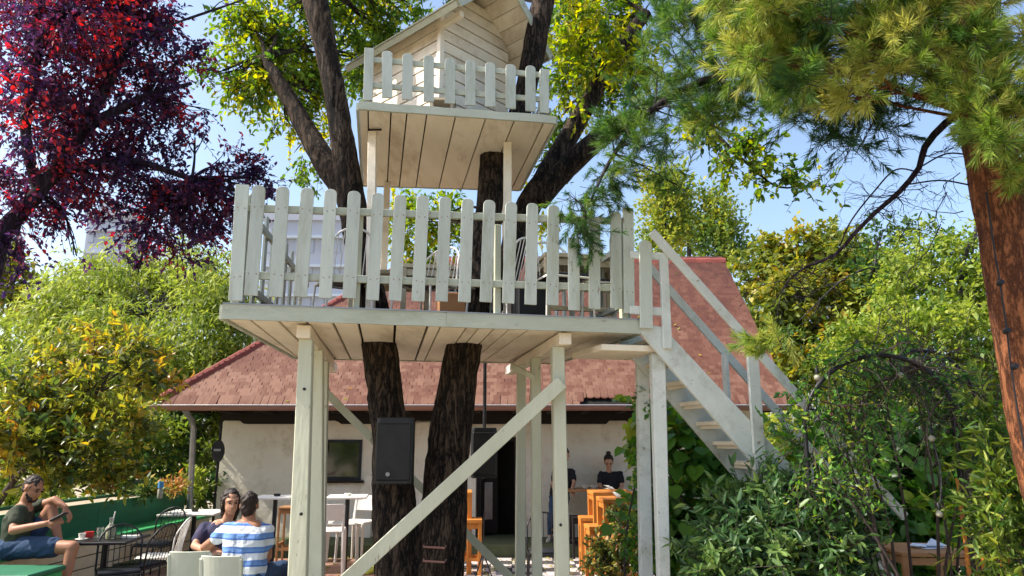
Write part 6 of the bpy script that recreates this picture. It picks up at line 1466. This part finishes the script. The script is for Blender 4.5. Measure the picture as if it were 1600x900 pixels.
# ---- dark-haired woman facing the camera
wm = thing('person', tuple(at(352, 890, 7.3)), 'woman with dark hair and navy t-shirt sitting opposite the man in stripes', 'person')
pel, che, nk, hd = P(352, 884, 7.35), P(346, 838, 7.3), P(356, 810, 7.25), P(361, 785, 7.2); shL_, shR_ = P(320, 826, 7.25), P(376, 826, 7.38); g = G()
torso(g, pel, che, shL_, shR_, nk, .92); cap(g, nk.lerp(che, .3), hd + Vector((0, .03, -.05)), .052, .046); Lw, Rw = head(g, hd, (.55, -.83, -.12), s=1.0)
e1_, w1_ = P(304, 853, 7.05), P(330, 864, 6.85); cap(g, shL_, e1_, .046, .036); cap(g, e1_, w1_, .036, .025); hand(g, w1_, (1, -.3, .1), (0, -.4, 1), .92, .4)
e2_, w2_ = P(398, 856, 7.2), P(400, 866, 6.95); cap(g, shR_, e2_, .045, .035); cap(g, e2_, w2_, .035, .025); hand(g, w2_, (-.2, -1, .1), (0, -.2, 1), .92, .4)
for s in (-1, 1):
    h_ = pel + Vector((.09 * s, -.02, -.02)); k_ = h_ + Vector((.05 * s, -.44, .02)); a_ = k_ + Vector((0, .06, -.42)); cap(g, h_, k_, .08, .055); cap(g, k_, a_, .053, .036); cap(g, a_, a_ + Vector((.01, -.14, -.04)), .036, .024)
fuse(g, 'body', 'skin', wm); eyes(wm, Lw)
g = G(); torso(g, pel + Vector((0, 0, .02)), che, shL_, shR_, nk + Vector((0, 0, -.055)), .92, .018); cap(g, shL_, shL_.lerp(e1_, .62), .062, .06); cap(g, shR_, shR_.lerp(e2_, .6), .06, .058); fuse(g, 'tshirt', 'navy', wm)
g = G(); cap(g, pel + Vector((-.07, 0, -.03)), pel + Vector((.07, 0, -.03)), .115, .115)
for s in (-1, 1): h_ = pel + Vector((.09 * s, -.02, -.02)); k_ = h_ + Vector((.05 * s, -.44, .02)); cap(g, h_, h_.lerp(k_, .9), .095, .075)
fuse(g, 'trousers', 'denim', wm)
g = G(); ell(g, Lw(0, -.028, .042), (.082, .095, .088), Rw); cap(g, Lw(-.06, -.05, .02), Lw(-.055, -.06, -.15), .045, .035); cap(g, Lw(.04, -.07, .02), Lw(.03, -.08, -.15), .045, .035); cap(g, Lw(-.068, .02, .03), Lw(-.07, .0, -.09), .02, .022); cap(g, Lw(.068, .01, .03), Lw(.07, -.01, -.08), .018, .02); fuse(g, 'hair', 'hair', wm, .009)

# ---- man in the blue and white striped shirt, back to the camera
def stripes():
    m, n, l, b = newmat('striped_cotton'); gpn = n.new('ShaderNodeNewGeometry'); sx = n.new('ShaderNodeSeparateXYZ'); l.new(gpn.outputs['Position'], sx.inputs[0])
    nz = n.new('ShaderNodeTexNoise'); nz.inputs['Scale'].default_value = 5; l.new(gpn.outputs['Position'], nz.inputs['Vector'])
    ma = n.new('ShaderNodeMath'); ma.operation = 'MULTIPLY_ADD'; ma.inputs[1].default_value = .03; l.new(nz.outputs['Fac'], ma.inputs[0]); l.new(sx.outputs['Z'], ma.inputs[2])
    mm = n.new('ShaderNodeMath'); mm.operation = 'MODULO'; mm.inputs[1].default_value = .112; l.new(ma.outputs[0], mm.inputs[0])
    dv = n.new('ShaderNodeMath'); dv.operation = 'DIVIDE'; dv.inputs[1].default_value = .112; l.new(mm.outputs[0], dv.inputs[0])
    rp = ramp(n, [(0, (0.05, 0.13, 0.42)), (.08, (0.06, 0.16, 0.46)), (.12, (0.16, 0.30, 0.60)), (.44, (0.10, 0.22, 0.52)), (.48, (.70, .74, .78)), (.95, (.66, .70, .76)), (1, (0.08, 0.18, 0.48))]); l.new(dv.outputs[0], rp.inputs[0])
    l.new(rp.outputs[0], b.inputs['Base Color']); b.inputs['Roughness'].default_value = .9
    n2 = n.new('ShaderNodeTexNoise'); n2.inputs['Scale'].default_value = 11; bp = n.new('ShaderNodeBump'); bp.inputs['Strength'].default_value = .5; bp.inputs['Distance'].default_value = .03; l.new(n2.outputs['Fac'], bp.inputs['Height']); l.new(bp.outputs[0], b.inputs['Normal']); return m
st = thing('person', tuple(at(382, 893, 6.62)), 'man in blue and white striped t-shirt seated with his back turned', 'person')
pel, che, nk, hd = P(381, 898, 6.70), P(386, 842, 6.72), P(390, 812, 6.72), P(390, 789, 6.76); shL_, shR_ = P(356, 828, 6.74), P(417, 829, 6.74); g = G()
torso(g, pel, che, shL_, shR_, nk, 1.0); cap(g, nk.lerp(che, .3), hd + Vector((0, -.01, -.05)), .060, .055); Ls, Rs = head(g, hd, (-.1, .98, -.05), s=1.0)
e1_, w1_ = P(320, 855, 6.78), P(342, 862, 7.05); cap(g, shL_, e1_, .05, .04); cap(g, e1_, w1_, .04, .028); hand(g, w1_, (.5, .8, 0), (0, 0, 1), 1, .3)
e2_, w2_ = P(418, 870, 6.78), P(408, 876, 7.1); cap(g, shR_, e2_, .05, .04); cap(g, e2_, w2_, .04, .028); hand(g, w2_, (-.3, 1, 0), (0, 0, 1), 1, .3)
for s in (-1, 1):
    h_ = pel + Vector((.1 * s, .02, -.02)); k_ = h_ + Vector((.10 * s, .44, .0)); a_ = k_ + Vector((0, -.02, -.42)); cap(g, h_, k_, .085, .058); cap(g, k_, a_, .055, .038); cap(g, a_, a_ + Vector((.01, .15, -.04)), .036, .026)
fuse(g, 'body', 'skin_tan', st)
M_['stripes'] = stripes()
g = G(); torso(g, pel + Vector((0, 0, .03)), che, shL_, shR_, nk + Vector((0, 0, -.05)), 1.0, .018); cap(g, shL_, shL_.lerp(e1_, .42), .068, .068); cap(g, shR_, shR_.lerp(e2_, .45), .066, .066); fuse(g, 'tshirt', 'stripes', st)
g = G(); cap(g, pel + Vector((-.07, 0, -.03)), pel + Vector((.07, 0, -.03)), .12, .12)
for s in (-1, 1): h_ = pel + Vector((.1 * s, .02, -.02)); k_ = h_ + Vector((.10 * s, .44, .0)); cap(g, h_, k_, .1, .075); cap(g, k_, k_ + Vector((0, -.02, -.36)), .075, .06)
fuse(g, 'jeans', 'denim', st)
g = G(); ell(g, Ls(0, -.022, .034), (.0775, .094, .088), Rs); ell(g, Ls(0, -.045, -.02), (.068, .06, .085), Rs); fuse(g, 'hair', 'hair', st, .009)

# ---- two women at the wall
g1 = thing('person', tuple(at(953, 780, 12.1)), 'woman in black t-shirt with hair tied up, behind the orange tables', 'person')
pel, che, nk, hd = P(954, 788, 12.12), P(953, 756, 12.12), P(951, 735, 12.1), P(951, 722, 12.05); shL_, shR_ = P(939, 741, 12.1), P(969, 741, 12.1); g = G()
torso(g, pel, che, shL_, shR_, nk, .85); cap(g, nk.lerp(che, .3), hd + Vector((0, .02, -.04)), .045, .042); L1, _ = head(g, hd, (-.1, -.85, -.5), s=.95)
for a, b, c in ((shL_, P(937, 760, 12.0), P(944, 766, 11.9)), (shR_, P(972, 760, 12.0), P(966, 767, 11.9))): cap(g, a, b, .04, .034); cap(g, b, c, .034, .024); hand(g, c, (0, -1, 0), (0, 0, 1), .9, .5)
for s in (-1, 1): h_ = pel + Vector((.08 * s, 0, -.02)); k_ = h_ + Vector((.03 * s, -.3, -.05)); cap(g, h_, k_, .08, .055); cap(g, k_, Vector((k_.x, k_.y + .05, .28)), .05, .035); cap(g, Vector((k_.x, k_.y + .05, .26)), Vector((k_.x, k_.y - .08, .235)), .035, .025)
fuse(g, 'body', 'skin', g1, .012); eyes(g1, L1, .95)
g = G(); torso(g, pel, che, shL_, shR_, nk + Vector((0, 0, -.05)), .85, .016); 
for a, b in ((shL_, P(937, 760, 12.0)), (shR_, P(972, 760, 12.0))): cap(g, a, a.lerp(b, .6), .055, .052)
fuse(g, 'tshirt', 'blackcloth', g1, .012)
g = G(); ell(g, L1(0, -.03, .045), (.08, .09, .08)); ell(g, L1(0, -.05, .14), (.04, .04, .04)); fuse(g, 'hair', 'hair', g1, .010)
g2 = thing('person', tuple(at(870, 845, 11.6)), 'woman in black top and blue jeans mostly hidden by the white post', 'person')
pel, che, nk, hd = P(874, 778, 11.95), P(878, 748, 11.95), P(881, 726, 11.92), P(882, 712, 11.85); shL_, shR_ = P(868, 735, 11.9), P(894, 737, 11.95); g = G()
torso(g, pel, che, shL_, shR_, nk, .82); cap(g, nk.lerp(che, .3), hd + Vector((0, .02, -.04)), .045, .042); L2, _ = head(g, hd, (.5, -.6, -.5), s=.95)
for a, b, c in ((shL_, P(864, 757, 11.8), P(868, 772, 11.75)), (shR_, P(897, 755, 11.85), P(893, 765, 11.75))): cap(g, a, b, .04, .033); cap(g, b, c, .033, .023); hand(g, c, (.2, -.6, -.4), (0, -.3, 1), .9, .5)
for s, kx, ax_ in ((-1, 862, 860), (1, 878, 882)): h_ = pel + Vector((.07 * s, 0, -.02)); k_ = P(kx, 806, 11.75); a_ = P(ax_, 838, 11.85 if s < 0 else 11.9); cap(g, h_, k_, .08, .052); cap(g, k_, a_, .05, .034); cap(g, a_, a_ + Vector((-.03, -.12, -.045)), .034, .026)
fuse(g, 'body', 'skin', g2, .012)
g = G()
for s, kx, ax_ in ((-1, 862, 860), (1, 878, 882)): h_ = pel + Vector((.07 * s, 0, -.02)); k_ = P(kx, 806, 11.75); a_ = P(ax_, 832, 11.84 if s < 0 else 11.89); cap(g, h_, k_, .095, .066); cap(g, k_, a_, .064, .048)
cap(g, pel + Vector((-.06, 0, 0)), pel + Vector((.06, 0, 0)), .11, .11); fuse(g, 'jeans', 'denim', g2, .012)
g = G(); torso(g, pel + Vector((0, 0, .06)), che, shL_, shR_, nk + Vector((0, 0, -.05)), .82, .016); cap(g, shL_, shL_.lerp(P(864, 757, 11.8), .7), .055, .05); cap(g, shR_, shR_.lerp(P(897, 755, 11.85), .7), .055, .05); fuse(g, 'top', 'blackcloth', g2, .012)
g = G(); ell(g, L2(0, -.03, .045), (.08, .09, .08)); cap(g, L2(-.03, -.06, 0), L2(-.03, -.07, -.12), .04, .03); fuse(g, 'hair', 'hair', g2, .010)
g = G()
for s, ax_ in ((-1, 860), (1, 882)): a_ = P(ax_, 838, 11.85 if s < 0 else 11.9); cap(g, a_ + Vector((0, 0, -.02)), a_ + Vector((-.04, -.14, -.05)), .045, .036)
fuse(g, 'shoes', 'shoe', g2, .012)

# ================================================================ FALLEN LEAVES
n = 700; X = RG.uniform(-4.6, 2.8, n); Y = RG.uniform(9.3, 11.25, n); P_ = np.stack([X, Y, np.full(n, .042)], 1)
v, q, k = leaf_arrays(P_, np.stack([RG.normal(size=n), RG.normal(size=n), RG.normal(size=n) * .1], 1), np.tile([0., 0, 1.], (n, 1)) + RG.normal(size=(n, 3)) * .2, RG.uniform(.04, .08, n), RG.uniform(.025, .045, n), 0)
o = inst('fallen_leaves', npmesh('fallen_leaves', v, q, LM['autumn'], RG.uniform(.3, 1, n), 4), Matrix.Identity(4)); o['kind'] = 'stuff'; tag(o, 'dry yellow leaves scattered over the paving and the checkered floor', 'leaves')
n = 45; uu = RG.random(n); xx = RG.uniform(1.5, Wd - .2, n); yy = uu ** 1.6 * sl * .9; ok = xx > hipk * yy + .3; xx, yy = xx[ok], yy[ok]; n = len(xx)
nv_ = ux.cross(uy); P_ = np.array([tuple(A_ + ux * float(a) + uy * float(b) + nv_ * .062) for a, b in zip(xx, yy)])
v, q, k = leaf_arrays(P_, RG.normal(size=(n, 3)) * .4 + np.array(tuple(ux)), np.tile(tuple(nv_), (n, 1)), RG.uniform(.05, .09, n), RG.uniform(.03, .05, n), 0)
o = inst('roof_leaves', npmesh('roof_leaves', v, q, LM['autumn'], RG.uniform(.4, 1, n), 4), Matrix.Identity(4)); o['kind'] = 'stuff'; tag(o, 'dry leaves lying on the clay tiles of the cottage roof', 'leaves')
